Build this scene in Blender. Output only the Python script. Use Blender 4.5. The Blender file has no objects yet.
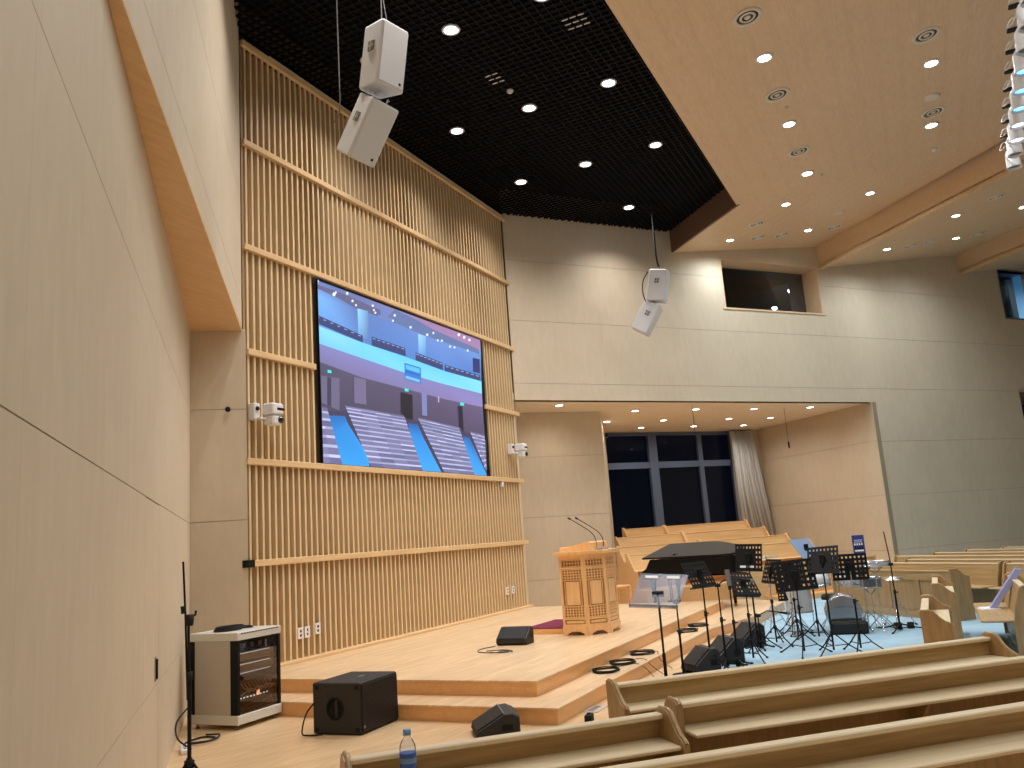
import bpy, math, random
from mathutils import Vector, Matrix

random.seed(7)
SC = bpy.context.scene
COL = SC.collection

# ---------------------------------------------------------------- camera
cam = bpy.data.cameras.new('camera')
cam.sensor_width = 36.0
cam.lens = 29.376
cam.clip_start = 0.05
cam.clip_end = 200
camera = bpy.data.objects.new('camera', cam)
COL.objects.link(camera)
RV, UV, FV = ((0.44536, -0.8926, -0.07015), (-0.13395, -0.14389, 0.98049), (0.88528, 0.42727, 0.18364))
camera.matrix_world = Matrix(((RV[0], UV[0], -FV[0], 0), (RV[1], UV[1], -FV[1], 0), (RV[2], UV[2], -FV[2], 1.7), (0, 0, 0, 1)))
SC.camera = camera

# ---------------------------------------------------------------- world, light levels, exposure
W = bpy.data.worlds.new('night')
SC.world = W
W.use_nodes = True
W.node_tree.nodes['Background'].inputs[0].default_value = (0.003, 0.004, 0.008, 1)
W.node_tree.nodes['Background'].inputs[1].default_value = 1.0
SC.view_settings.view_transform = 'Standard'
SC.view_settings.look = 'None'
SC.view_settings.exposure = 0.42
SC.view_settings.gamma = 1.0
SC.view_settings.use_curve_mapping = False
SC.cycles.max_bounces = 8
SC.cycles.diffuse_bounces = 5
SC.cycles.glossy_bounces = 3
SC.cycles.transparent_max_bounces = 8
SC.cycles.caustics_reflective = False
SC.cycles.caustics_refractive = False
SC.cycles.sample_clamp_indirect = 4.0
SC.cycles.use_denoising = True
SC.cycles.use_light_tree = True

P_STAGE, P_HALL, P_ALCOVE, P_REAR = 250.0, 160.0, 52.0, 68.0      # watts of one downlight
C_STAGE, C_HALL, C_ALCOVE = (1.0, 0.935, 0.87), (0.88, 0.97, 1.0), (1.0, 0.92, 0.82)


def lamp(x, y, z, power, col, parent=None, size=0.09, spread=None):
    l = bpy.data.lights.new('downlight_lamp', 'SPOT')
    l.energy = power
    l.color = col
    l.shadow_soft_size = size
    l.spot_size = math.radians(spread or 165)
    l.spot_blend = 1.0
    o = bpy.data.objects.new('downlight_lamp', l)
    COL.objects.link(o)
    o.location = (x, y, z)
    if parent:
        o.parent = parent
        o.location = Vector((x, y, z)) - parent.location
    return o


# the downlights of the part of the hall behind and beside the camera (same spacing as the ones in view)
def hall_z(x, y):
    return 8.56 + 0.1076 * (2.84 - y)


for gx in (-0.5, 2.46, 4.96, 7.46, 9.96, 12.46, 14.96, 17.46):
    for gy in (1.31, -1.05, -3.6, -6.2, -8.8):
        if gx >= 12 and gy > -2:
            continue
        if gx > 17 - (-2 - gy) * 1.0:
            continue
        lamp(gx, gy, hall_z(gx, gy) - 0.05, P_REAR, C_HALL)
for gx, gy in ((7.0, 5.27), (7.0, 3.8)):
    lamp(gx, gy, 9.02, P_STAGE, C_STAGE, spread=132)

# ---------------------------------------------------------------- materials
M = {}


def nt(name):
    m = bpy.data.materials.new(name)
    m.use_nodes = True
    M[name] = m
    return m, m.node_tree.nodes, m.node_tree.links, m.node_tree.nodes['Principled BSDF']


def lin(c):
    return tuple(((v / 255 / 12.92) if v / 255 <= 0.04045 else ((v / 255 + 0.055) / 1.055) ** 2.4) for v in c) + (1,)


def plain(name, c, rough=0.5, metal=0.0, bump=0.0, bscale=60, coat=0.0, vary=0.06):
    m, n, l, b = nt(name)
    col = lin(c)
    tc = n.new('ShaderNodeTexCoord')
    nz = n.new('ShaderNodeTexNoise')
    nz.inputs['Scale'].default_value = bscale
    nz.inputs['Detail'].default_value = 3
    l.new(tc.outputs['Object'], nz.inputs['Vector'])
    mx = n.new('ShaderNodeMix')
    mx.data_type = 'RGBA'
    mx.inputs['A'].default_value = tuple(v * (1 - vary) for v in col[:3]) + (1,)
    mx.inputs['B'].default_value = tuple(min(1, v * (1 + vary)) for v in col[:3]) + (1,)
    l.new(nz.outputs['Fac'], mx.inputs['Factor'])
    l.new(mx.outputs['Result'], b.inputs['Base Color'])
    b.inputs['Roughness'].default_value = rough
    b.inputs['Metallic'].default_value = metal
    b.inputs['Coat Weight'].default_value = coat
    if bump:
        bp = n.new('ShaderNodeBump')
        bp.inputs['Strength'].default_value = bump
        bp.inputs['Distance'].default_value = 0.01
        l.new(nz.outputs['Fac'], bp.inputs['Height'])
        l.new(bp.outputs['Normal'], b.inputs['Normal'])
    return m


def wood(name, c1, c2, rough=0.45, axis=0, scale=9.0, stretch=14.0, blotch=0.25, coat=0.0):
    m, n, l, b = nt(name)
    tc = n.new('ShaderNodeTexCoord')
    mp = n.new('ShaderNodeMapping')
    s = [stretch, stretch, stretch]
    s[axis] = 1.0
    mp.inputs['Scale'].default_value = s
    l.new(tc.outputs['Object'], mp.inputs['Vector'])
    nz = n.new('ShaderNodeTexNoise')
    nz.inputs['Scale'].default_value = scale / stretch * 3
    nz.inputs['Detail'].default_value = 5
    nz.inputs['Distortion'].default_value = 0.6
    l.new(mp.outputs['Vector'], nz.inputs['Vector'])
    n2 = n.new('ShaderNodeTexNoise')
    n2.inputs['Scale'].default_value = 0.9
    l.new(tc.outputs['Object'], n2.inputs['Vector'])
    r = n.new('ShaderNodeValToRGB')
    r.color_ramp.elements[0].position = 0.3
    r.color_ramp.elements[0].color = lin(c1)
    r.color_ramp.elements[1].position = 0.72
    r.color_ramp.elements[1].color = lin(c2)
    ad = n.new('ShaderNodeMath')
    ad.operation = 'MULTIPLY_ADD'
    ad.inputs[1].default_value = blotch
    l.new(n2.outputs['Fac'], ad.inputs[0])
    sb = n.new('ShaderNodeMath')
    sb.operation = 'SUBTRACT'
    sb.inputs[1].default_value = blotch * 0.5
    l.new(nz.outputs['Fac'], sb.inputs[0])
    l.new(sb.outputs[0], ad.inputs[2])
    l.new(ad.outputs[0], r.inputs['Fac'])
    l.new(r.outputs['Color'], b.inputs['Base Color'])
    b.inputs['Roughness'].default_value = rough
    b.inputs['Coat Weight'].default_value = coat
    b.inputs['Coat Roughness'].default_value = 0.25
    bp = n.new('ShaderNodeBump')
    bp.inputs['Strength'].default_value = 0.12
    bp.inputs['Distance'].default_value = 0.004
    l.new(nz.outputs['Fac'], bp.inputs['Height'])
    l.new(bp.outputs['Normal'], b.inputs['Normal'])
    return m


def glow(name, c, strength):
    m, n, l, b = nt(name)
    b.inputs['Base Color'].default_value = (0.8, 0.8, 0.8, 1)
    b.inputs['Emission Color'].default_value = lin(c)
    b.inputs['Emission Strength'].default_value = strength
    return m


wood('panel_laminate', (204, 190, 168), (211, 197, 175), 0.6, axis=2, scale=3, stretch=3, blotch=0.9)
wood('soffit_wood', (232, 216, 194), (240, 226, 206), 0.8, axis=0, scale=8, stretch=5)
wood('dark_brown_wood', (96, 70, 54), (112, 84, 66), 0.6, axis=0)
wood('post_wood', (146, 116, 78), (166, 134, 94), 0.6, axis=2)
wood('ceiling_wood', (214, 184, 150), (224, 196, 162), 0.8, axis=0, scale=8, stretch=5)
wood('orange_wood', (206, 166, 120), (220, 184, 138), 0.45, axis=0, scale=8, stretch=8)
wood('slat_wood', (214, 186, 144), (230, 204, 164), 0.5, axis=2, scale=10, stretch=12)
wood('slat_backing', (80, 66, 44), (94, 79, 54), 0.8, axis=2, scale=10, stretch=8)
wood('rail_wood', (212, 178, 132), (230, 198, 152), 0.45, axis=0, scale=8, stretch=14)
wood('riser_wood', (226, 172, 114), (236, 186, 128), 0.4, axis=0, scale=6, stretch=14, coat=0.2)
wood('pew_wood_toplit', (212, 193, 158), (230, 212, 178), 0.4, axis=0, scale=12, stretch=16, coat=0.15)  # pew wood made paler, light from above put into its colour
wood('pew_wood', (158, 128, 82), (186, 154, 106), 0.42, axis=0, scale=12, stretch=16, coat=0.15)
wood('pew_end_wood', (150, 120, 80), (176, 144, 100), 0.42, axis=2, scale=12, stretch=12, coat=0.15)
wood('choir_wood', (210, 170, 116), (226, 188, 136), 0.45, axis=0, scale=8, stretch=14)
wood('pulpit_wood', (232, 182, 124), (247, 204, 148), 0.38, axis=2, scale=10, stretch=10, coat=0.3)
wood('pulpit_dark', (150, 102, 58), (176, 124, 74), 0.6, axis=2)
plain('joint_dark', (150, 138, 116), 0.9)
plain('black_satin', (3, 3, 4), 0.45)
M['black_satin'].node_tree.nodes['Principled BSDF'].inputs['Specular IOR Level'].default_value = 0.2
plain('black_paint', (4, 4, 6), 0.7)
plain('grid_black', (9, 10, 16), 0.6)
for _m in ('grid_black', 'black_paint'):
    M[_m].node_tree.nodes['Principled BSDF'].inputs['Specular IOR Level'].default_value = 0.25
plain('black_metal', (10, 10, 12), 0.6, 0.0)
M['black_metal'].node_tree.nodes['Principled BSDF'].inputs['Specular IOR Level'].default_value = 0.25
plain('black_grille', (26, 26, 28), 0.55, 0.2, bump=0.4, bscale=400)
plain('black_cabinet', (30, 27, 26), 0.6, bump=0.25, bscale=220)
plain('black_gloss', (8, 8, 9), 0.12, coat=0.6)
plain('black_rubber', (14, 14, 15), 0.8)
plain('chrome', (205, 208, 214), 0.18, 1.0)
plain('white_plastic', (225, 225, 228), 0.4)
plain('speaker_white', (206, 208, 212), 0.45, bump=0.1, bscale=300)
plain('grey_plastic', (120, 120, 124), 0.5)
plain('rack_grey', (186, 178, 166), 0.5)
plain('rack_white', (214, 212, 206), 0.45)
plain('gear_dark', (62, 56, 56), 0.4, 0.3)
plain('gear_brown', (150, 130, 118), 0.4, 0.4)
plain('burgundy_carpet', (122, 34, 66), 0.95, bump=0.5, bscale=500)
plain('brass', (190, 150, 80), 0.3, 1.0)
plain('cymbal', (216, 214, 204), 0.25, 0.9)
plain('drum_white', (226, 226, 228), 0.3, coat=0.4)
plain('drum_head', (236, 236, 240), 0.5)
plain('paper_white', (238, 238, 240), 0.7)
plain('sheet_blue', (118, 142, 178), 0.6)
plain('poster_blue', (38, 62, 140), 0.5)
plain('lavender', (146, 152, 198), 0.6)
plain('window_frame', (82, 96, 124), 0.5, 0.0)
plain('night_blue', (18, 20, 28), 0.8)
plain('booth_blue', (150, 185, 205), 0.8)
plain('label_blue', (52, 92, 170), 0.4)
plain('cap_blue', (120, 165, 215), 0.4)
plain('vent_white', (222, 212, 196), 0.5)
plain('vent_dark', (70, 62, 54), 0.7)
plain('red_light', (220, 90, 70), 0.5)
glow('lamp_cool', (226, 240, 255), 14.0)
glow('lamp_warm', (255, 246, 232), 12.0)
glow('led_orange', (255, 170, 120), 1.2)
glow('led_white', (235, 235, 240), 0.7)
glow('spot_blue', (90, 190, 255), 2.0)
glow('spot_white', (235, 245, 255), 3.0)


def glass_like(name, c, gl=0.12, rough=0.02, tint=(1, 1, 1, 1), ior=1.5):
    m, n, l, b = nt(name)
    out = n['Material Output']
    tr = n.new('ShaderNodeBsdfTransparent')
    tr.inputs[0].default_value = tint
    gs = n.new('ShaderNodeBsdfGlossy')
    gs.inputs['Roughness'].default_value = rough
    gs.inputs['Color'].default_value = lin(c)
    fr = n.new('ShaderNodeFresnel')
    fr.inputs['IOR'].default_value = ior
    ad = n.new('ShaderNodeMath')
    ad.operation = 'ADD'
    ad.inputs[1].default_value = gl
    ad.use_clamp = True
    l.new(fr.outputs[0], ad.inputs[0])
    mx = n.new('ShaderNodeMixShader')
    l.new(ad.outputs[0], mx.inputs[0])
    l.new(tr.outputs[0], mx.inputs[1])
    l.new(gs.outputs[0], mx.inputs[2])
    l.new(mx.outputs[0], out.inputs['Surface'])
    return m


glass_like('window_glass', (120, 132, 155), 0.0, 0.02, (0.6, 0.62, 0.66, 1), 1.4)
glass_like('rack_glass', (230, 220, 210), 0.02, 0.03, (0.86, 0.83, 0.81, 1), 1.25)
glass_like('clear_plastic', (255, 255, 255), 0.03, 0.08, (0.88, 0.92, 0.96, 1), 1.12)
glass_like('acrylic', (215, 222, 235), 0.04, 0.25, (0.78, 0.8, 0.84, 1))


def curtain_mat():
    m, n, l, b = nt('curtain_cloth')
    b.inputs['Base Color'].default_value = lin((205, 206, 206))
    b.inputs['Roughness'].default_value = 0.85
    tc = n.new('ShaderNodeTexCoord')
    nz = n.new('ShaderNodeTexNoise')
    nz.inputs['Scale'].default_value = 300
    l.new(tc.outputs['Object'], nz.inputs['Vector'])
    bp = n.new('ShaderNodeBump')
    bp.inputs['Strength'].default_value = 0.2
    l.new(nz.outputs['Fac'], bp.inputs['Height'])
    l.new(bp.outputs['Normal'], b.inputs['Normal'])


curtain_mat()


def floor_mat(name, c1, c2, c3, bw, bh, rough, rot=0.0):
    m, n, l, b = nt(name)
    tc = n.new('ShaderNodeTexCoord')
    mp = n.new('ShaderNodeMapping')
    mp.inputs['Rotation'].default_value = (0, 0, rot)
    l.new(tc.outputs['Object'], mp.inputs['Vector'])
    br = n.new('ShaderNodeTexBrick')
    br.inputs['Scale'].default_value = 1.0
    br.inputs['Brick Width'].default_value = bw
    br.inputs['Row Height'].default_value = bh
    br.inputs['Mortar Size'].default_value = 0.0012
    br.inputs['Mortar Smooth'].default_value = 0.3
    br.inputs['Color1'].default_value = lin(c1)
    br.inputs['Color2'].default_value = lin(c2)
    br.inputs['Mortar'].default_value = lin(c3)
    br.inputs['Bias'].default_value = 0.0
    l.new(mp.outputs['Vector'], br.inputs['Vector'])
    mp2 = n.new('ShaderNodeMapping')
    mp2.inputs['Rotation'].default_value = (0, 0, rot)
    mp2.inputs['Scale'].default_value = (1, 14, 14)
    l.new(tc.outputs['Object'], mp2.inputs['Vector'])
    nz = n.new('ShaderNodeTexNoise')
    nz.inputs['Scale'].default_value = 2.2
    nz.inputs['Detail'].default_value = 5
    l.new(mp2.outputs['Vector'], nz.inputs['Vector'])
    rp = n.new('ShaderNodeMapRange')
    rp.inputs['From Min'].default_value = 0.3
    rp.inputs['From Max'].default_value = 0.7
    rp.inputs['To Min'].default_value = 0.88
    rp.inputs['To Max'].default_value = 1.1
    l.new(nz.outputs['Fac'], rp.inputs['Value'])
    vm = n.new('ShaderNodeVectorMath')
    vm.operation = 'SCALE'
    l.new(br.outputs['Color'], vm.inputs[0])
    l.new(rp.outputs['Result'], vm.inputs['Scale'])
    l.new(vm.outputs['Vector'], b.inputs['Base Color'])
    b.inputs['Roughness'].default_value = rough
    b.inputs['Coat Weight'].default_value = 0.25
    b.inputs['Coat Roughness'].default_value = 0.15
    return m


floor_mat('stage_floor', (222, 190, 150), (234, 204, 166), (196, 158, 116), 1.2, 0.09, 0.38)
floor_mat('hall_floor', (214, 180, 138), (226, 194, 152), (184, 146, 104), 1.2, 0.09, 0.38, math.radians(30))


def carpet_mat():
    m, n, l, b = nt('blue_carpet')
    tc = n.new('ShaderNodeTexCoord')
    nz = n.new('ShaderNodeTexNoise')
    nz.inputs['Scale'].default_value = 1.6
    nz.inputs['Detail'].default_value = 6
    l.new(tc.outputs['Object'], nz.inputs['Vector'])
    r = n.new('ShaderNodeValToRGB')
    r.color_ramp.elements[0].position = 0.3
    r.color_ramp.elements[0].color = lin((140, 174, 196))
    r.color_ramp.elements[1].position = 0.7
    r.color_ramp.elements[1].color = lin((164, 194, 212))
    l.new(nz.outputs['Fac'], r.inputs['Fac'])
    l.new(r.outputs['Color'], b.inputs['Base Color'])
    b.inputs['Roughness'].default_value = 0.95
    b2 = n.new('ShaderNodeTexNoise')
    b2.inputs['Scale'].default_value = 260
    l.new(tc.outputs['Object'], b2.inputs['Vector'])
    bp = n.new('ShaderNodeBump')
    bp.inputs['Strength'].default_value = 0.4
    bp.inputs['Distance'].default_value = 0.005
    l.new(b2.outputs['Fac'], bp.inputs['Height'])
    l.new(bp.outputs['Normal'], b.inputs['Normal'])


carpet_mat()


def perforated_ceiling():
    m = wood('ceiling_perforated', (218, 186, 150), (228, 198, 163), 0.5, axis=0, scale=8, stretch=5)
    n, l = m.node_tree.nodes, m.node_tree.links
    b = n['Principled BSDF']
    src = b.inputs['Base Color'].links[0].from_socket
    tc = n.new('ShaderNodeTexCoord')
    vo = n.new('ShaderNodeTexVoronoi')
    vo.inputs['Scale'].default_value = 28
    vo.inputs['Randomness'].default_value = 0.0
    l.new(tc.outputs['Object'], vo.inputs['Vector'])
    mr = n.new('ShaderNodeMapRange')
    mr.inputs['From Min'].default_value = 0.14
    mr.inputs['From Max'].default_value = 0.24
    mr.inputs['To Min'].default_value = 0.72
    mr.inputs['To Max'].default_value = 1.0
    l.new(vo.outputs['Distance'], mr.inputs['Value'])
    vm = n.new('ShaderNodeVectorMath')
    vm.operation = 'SCALE'
    l.new(src, vm.inputs[0])
    l.new(mr.outputs['Result'], vm.inputs['Scale'])
    l.new(vm.outputs['Vector'], b.inputs['Base Color'])


perforated_ceiling()


# ---------------------------------------------------------------- mesh helpers
class MB:
    """collects simple solids; build() links them as ONE mesh object"""

    def __init__(s):
        s.v, s.f, s.sm, s.mi = [], [], [], []
        s.cur = 0

    def add(s, vs, fs, smooth=False):
        o = len(s.v)
        s.v += [tuple(v) for v in vs]
        for f in fs:
            s.f.append([o + i for i in f])
            s.sm.append(smooth)
            s.mi.append(s.cur)
        return s

    def mat(s, i):
        s.cur = i
        return s

    def box(s, x0, x1, y0, y1, z0, z1):
        vs = [(x0, y0, z0), (x1, y0, z0), (x1, y1, z0), (x0, y1, z0), (x0, y0, z1), (x1, y0, z1), (x1, y1, z1), (x0, y1, z1)]
        return s.add(vs, [(0, 3, 2, 1), (4, 5, 6, 7), (0, 1, 5, 4), (1, 2, 6, 5), (2, 3, 7, 6), (3, 0, 4, 7)])

    def bbox(s, x0, x1, y0, y1, z0, z1, b=0.01):
        """box with chamfered vertical and top edges"""
        pr = [(x0 + b, y0), (x1 - b, y0), (x1, y0 + b), (x1, y1 - b), (x1 - b, y1), (x0 + b, y1), (x0, y1 - b), (x0, y0 + b)]
        cx, cy = (x0 + x1) / 2, (y0 + y1) / 2
        kx, ky = (x1 - x0 - 2 * b) / (x1 - x0), (y1 - y0 - 2 * b) / (y1 - y0)
        rings = []
        for z, k in ((z0, 1), (z0 + b, 0), (z1 - b, 0), (z1, 1)):
            rings.append([((cx + (x - cx) * (kx if k else 1)), (cy + (y - cy) * (ky if k else 1)), z) for x, y in pr])
        vs = sum(rings, [])
        fs = [tuple(range(7, -1, -1)), tuple(range(24, 32))]
        for r in range(3):
            for i in range(8):
                j = (i + 1) % 8
                fs.append((r * 8 + i, r * 8 + j, r * 8 + 8 + j, r * 8 + 8 + i))
        return s.add(vs, fs)

    def tube(s, pts, r, n=8, cap=True, r2=None):
        pts = [Vector(p) for p in pts]
        m = len(pts)
        vs, fs = [], []
        pa = None
        for i, p in enumerate(pts):
            d = (pts[min(i + 1, m - 1)] - pts[max(i - 1, 0)]).normalized()
            if pa is None:
                pa = d.orthogonal().normalized()
            else:
                pa = (pa - d * pa.dot(d))
                pa = pa.normalized() if pa.length > 1e-6 else d.orthogonal().normalized()
            q = d.cross(pa)
            rr = r if r2 is None else r + (r2 - r) * i / (m - 1)
            for k in range(n):
                a = 2 * math.pi * k / n
                vs.append(p + pa * (rr * math.cos(a)) + q * (rr * math.sin(a)))
        for i in range(m - 1):
            for k in range(n):
                j = (k + 1) % n
                fs.append((i * n + k, i * n + j, (i + 1) * n + j, (i + 1) * n + k))
        s.add(vs, fs, True)
        if cap:
            s.add(vs[:n], [tuple(range(n - 1, -1, -1))])
            s.add(vs[-n:], [tuple(range(n))])
        return s

    def lathe(s, prof, n=20, origin=(0, 0, 0), axis='z', smooth=True, mat=None):
        """prof: list of (r, h)"""
        vs, fs = [], []
        for r, h in prof:
            for k in range(n):
                a = 2 * math.pi * k / n
                p = (r * math.cos(a), r * math.sin(a), h)
                if axis == 'x':
                    p = (h, r * math.cos(a), r * math.sin(a))
                elif axis == 'y':
                    p = (r * math.sin(a), h, r * math.cos(a))
                p = Vector(p)
                if mat is not None:
                    p = mat @ p
                vs.append(p + Vector(origin))
        for i in range(len(prof) - 1):
            for k in range(n):
                j = (k + 1) % n
                fs.append((i * n + k, i * n + j, (i + 1) * n + j, (i + 1) * n + k))
        s.add(vs, fs, smooth)
        if prof[0][0] > 0:
            s.add(vs[:n], [tuple(range(n - 1, -1, -1))])
        if prof[-1][0] > 0:
            s.add(vs[-n:], [tuple(range(n))])
        return s

    def prism(s, poly, a0, a1, axis='z'):
        """extrude a 2D polygon; axis z: poly is (x,y); x: (y,z); y: (x,z)"""
        def P(p, h):
            return (p[0], p[1], h) if axis == 'z' else ((h, p[0], p[1]) if axis == 'x' else (p[0], h, p[1]))
        n = len(poly)
        vs = [P(p, a0) for p in poly] + [P(p, a1) for p in poly]
        fs = [tuple(range(n - 1, -1, -1)), tuple(range(n, 2 * n))]
        for i in range(n):
            j = (i + 1) % n
            fs.append((i, j, n + j, n + i))
        return s.add(vs, fs)

    def loft(s, lo, hi):
        n = len(lo)
        fs = [tuple(range(n - 1, -1, -1)), tuple(range(n, 2 * n))]
        for i in range(n):
            j = (i + 1) % n
            fs.append((i, j, n + j, n + i))
        return s.add(list(lo) + list(hi), fs)

    def move(s, mat):
        s.v = [tuple(mat @ Vector(v)) for v in s.v]
        return s

    def mesh(s, name, mats):
        me = bpy.data.meshes.new(name)
        me.from_pydata(s.v, [], s.f)
        for m in (mats if isinstance(mats, (list, tuple)) else [mats]):
            me.materials.append(M[m])
        me.polygons.foreach_set('use_smooth', s.sm)
        me.polygons.foreach_set('material_index', s.mi)
        me.update()
        return me

    def build(s, name, mats, parent=None, kind=None):
        o = bpy.data.objects.new(name, s.mesh(name, mats))
        COL.objects.link(o)
        if parent:
            o.parent = parent
        if kind:
            o['kind'] = kind
        return o


def inst(name, me, parent, loc=(0, 0, 0), rotz=0.0):
    o = bpy.data.objects.new(name, me)
    COL.objects.link(o)
    o.location = loc
    o.rotation_euler = (0, 0, rotz)
    if parent:
        o.parent = parent
    return o


def thing(name, label, cat, loc=(0, 0, 0), rotz=0.0, group=None, rot=None):
    o = bpy.data.objects.new(name, None)
    COL.objects.link(o)
    o.empty_display_size = 0.2
    o.location = loc
    if rot is not None:
        o.rotation_mode = 'XYZ'
        o.rotation_euler = rot
    else:
        o.rotation_euler = (0, 0, rotz)
    o['label'] = label
    o['category'] = cat
    if group:
        o['group'] = group
    return o


def tag(o, label, cat, group=None):
    o['label'] = label
    o['category'] = cat
    if group:
        o['group'] = group
    return o


def struct(name, label=None):
    o = bpy.data.objects.new(name, None)
    COL.objects.link(o)
    o['kind'] = 'structure'
    return tag(o, label, 'wall') if label else o


def curve_pts(ps, n=8):
    """Catmull-Rom through the points"""
    ps = [Vector(p) for p in ps]
    q = [ps[0] * 2 - ps[1]] + ps + [ps[-1] * 2 - ps[-2]]
    out = []
    for i in range(1, len(q) - 2):
        for k in range(n):
            t = k / n
            out.append(0.5 * ((2 * q[i]) + (q[i + 1] - q[i - 1]) * t + (2 * q[i - 1] - 5 * q[i] + 4 * q[i + 1] - q[i + 2]) * t * t
                              + (3 * q[i] - q[i - 1] - 3 * q[i + 1] + q[i + 2]) * t ** 3))
    out.append(ps[-1])
    return out


D = math.radians
AR, AQ = D(-38.96), D(43.79)      # plan directions of the two side walls


def rects_minus(r, holes):
    """split rectangle (u0,u1,z0,z1) around the holes"""
    out = [r]
    for h in holes:
        nxt = []
        for a in out:
            if h[0] >= a[1] or h[1] <= a[0] or h[2] >= a[3] or h[3] <= a[2]:
                nxt.append(a)
                continue
            if a[0] < h[0]:
                nxt.append((a[0], h[0], a[2], a[3]))
            if a[1] > h[1]:
                nxt.append((h[1], a[1], a[2], a[3]))
            u0, u1 = max(a[0], h[0]), min(a[1], h[1])
            if a[2] < h[2]:
                nxt.append((u0, u1, a[2], h[2]))
            if a[3] > h[3]:
                nxt.append((u0, u1, h[3], a[3]))
        out = nxt
    return [a for a in out if a[1] - a[0] > 0.004 and a[3] - a[2] > 0.004]


def panel_wall(name, p0, ang, length, seams, col_w, holes=(), side=1, thick=0.2, off=0.0, mat='panel_laminate', root=None, gap=0.007, cgap=0.0015):
    """wall from p0 along ang; panels stand proud towards side (+1: left of the direction). Front of the panels lies on the line."""
    root = root or struct(name)
    ca, sa = math.cos(ang), math.sin(ang)
    mt = Matrix(((ca, -sa * side, 0, p0[0]), (sa, ca * side, 0, p0[1]), (0, 0, 1, 0), (0, 0, 0, 1)))
    b = MB()
    for u0, u1, z0, z1 in rects_minus((0, length, seams[0], seams[-1]), holes):
        b.box(u0, u1, -thick, -0.018, z0, z1)
    b.move(mt).build('backing', 'joint_dark', root)
    if side < 0:
        pass
    n = max(1, round(length / col_w))
    for j in range(len(seams) - 1):
        for i in range(n):
            r = (length * i / n + cgap / 2, length * (i + 1) / n - cgap / 2, seams[j] + (gap / 2 if j else 0), seams[j + 1] - gap / 2)
            rs = rects_minus(r, holes)
            if not rs:
                continue
            p = MB()
            for u0, u1, z0, z1 in rs:
                p.box(u0, u1, -0.018, 0.0, z0, z1)
            p.move(mt).build('panel', mat, root)
    return root

# ---------------------------------------------------------------- floor, stage
MB().prism([(-6, -13), (34, -13), (34, 12), (-6, 12)], -0.1, 0.0).build('floor', 'hall_floor', None, 'structure')
carpet = MB().prism([(9.75, 2.75), (10.4, 2.9), (12.4, 2.95), (17.5, 2.85), (19.4, 4.5), (30.5, -4), (30.5, -12), (2, -12), (7.6, -1.2), (9.0, 0.6)], 0.0, 0.008)
carpet.build('floor', 'blue_carpet', None, 'structure')

stage = thing('stage', 'light wooden two-step platform in front of the slatted wall', 'stage', (0, 0, 0))
MB().prism([(7.92, 3.79), (16.33, 3.79), (16.33, 7.87), (7.92, 7.87)], 0.1525, 0.290).build('riser', 'riser_wood', stage)
MB().prism([(7.905, 3.775), (16.335, 3.775), (16.335, 7.87), (7.905, 7.87)], 0.290, 0.305).build('stage_top', 'stage_floor', stage)
low = [(7.43, 3.36), (13.3, 3.33), (15.1, 2.93), (17.5, 2.86), (18.3, 3.7), (18.0, 8.3), (17.0, 9.2), (16.5, 7.87), (7.43, 7.87)]
MB().prism(low, 0.0, 0.1375).build('riser', 'riser_wood', stage)
MB().prism([(x - (0.015 if x < 8 else 0), y - (0.015 if y < 4 else 0)) for x, y in low], 0.1375, 0.1525).build('step_tread', 'stage_floor', stage)

# ---------------------------------------------------------------- slatted wall behind the stage
YW = 7.88
wf = struct('wall_front')
MB().box(8.19, 16.44, YW + 0.075, YW + 0.25, 0.0, 9.7).build('backing', 'slat_backing', wf)
slat_full = MB().box(-0.018, 0.018, 0, 0.075, 0.345, 8.92).mesh('slat', 'slat_wood')
slat_low = MB().box(-0.018, 0.018, 0, 0.075, 0.345, 2.93).mesh('slat', 'slat_wood')
slat_top = MB().box(-0.018, 0.018, 0, 0.075, 5.86, 8.92).mesh('slat', 'slat_wood')
k = 0
x = 8.286
while x < 16.42:
    if 9.69 < x < 15.02:
        inst('slat', slat_low, wf, (x, YW, 0))
        inst('slat', slat_top, wf, (x, YW, 0))
    else:
        inst('slat', slat_full, wf, (x, YW, 0))
    x += 0.1198
MB().box(8.195, 8.235, YW + 0.005, YW + 0.075, 0.305, 9.0).build('edge_post', 'post_wood', wf)
for z in (1.60, 2.91, 5.85, 7.39, 8.92):
    MB().bbox(8.20, 16.50, YW - 0.05, YW + 0.02, z, z + 0.085, 0.006).build('rail', 'rail_wood', wf)
MB().bbox(8.24, 9.63, YW - 0.05, YW + 0.02, 4.38, 4.465, 0.006).build('rail', 'rail_wood', wf)
MB().bbox(14.92, 16.50, YW - 0.05, YW + 0.02, 4.38, 4.465, 0.006).build('rail', 'rail_wood', wf)
MB().box(8.16, 8.30, YW - 0.056, YW + 0.026, 1.597, 1.69).build('rail_end_cap', 'black_metal', wf)
MB().bbox(8.20, 16.44, YW - 0.10, YW + 0.10, 0.305, 0.345, 0.006).build('baseboard', 'rail_wood', wf)
# light strip lying on the top rail
ls = MB()
ls.tube([(8.75, YW - 0.035, 9.02), (16.3, YW - 0.035, 9.02)], 0.012, 6)
tag(ls.build('light_strip', 'vent_white'), 'thin pale strip running along the topmost slat rail', 'strip')
tag(MB().lathe([(0.0, 0), (0.035, 0.0), (0.035, 0.07), (0.0, 0.07)], 10, (8.70, YW - 0.03, 9.0)).build('sensor', 'black_metal'), 'small black sensor on the topmost rail near its left end', 'sensor')

# ---------------------------------------------------------------- side walls
SEAM = [0, 0.73, 2.18, 3.65, 5.12, 6.57, 8.0, 9.75]
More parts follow.
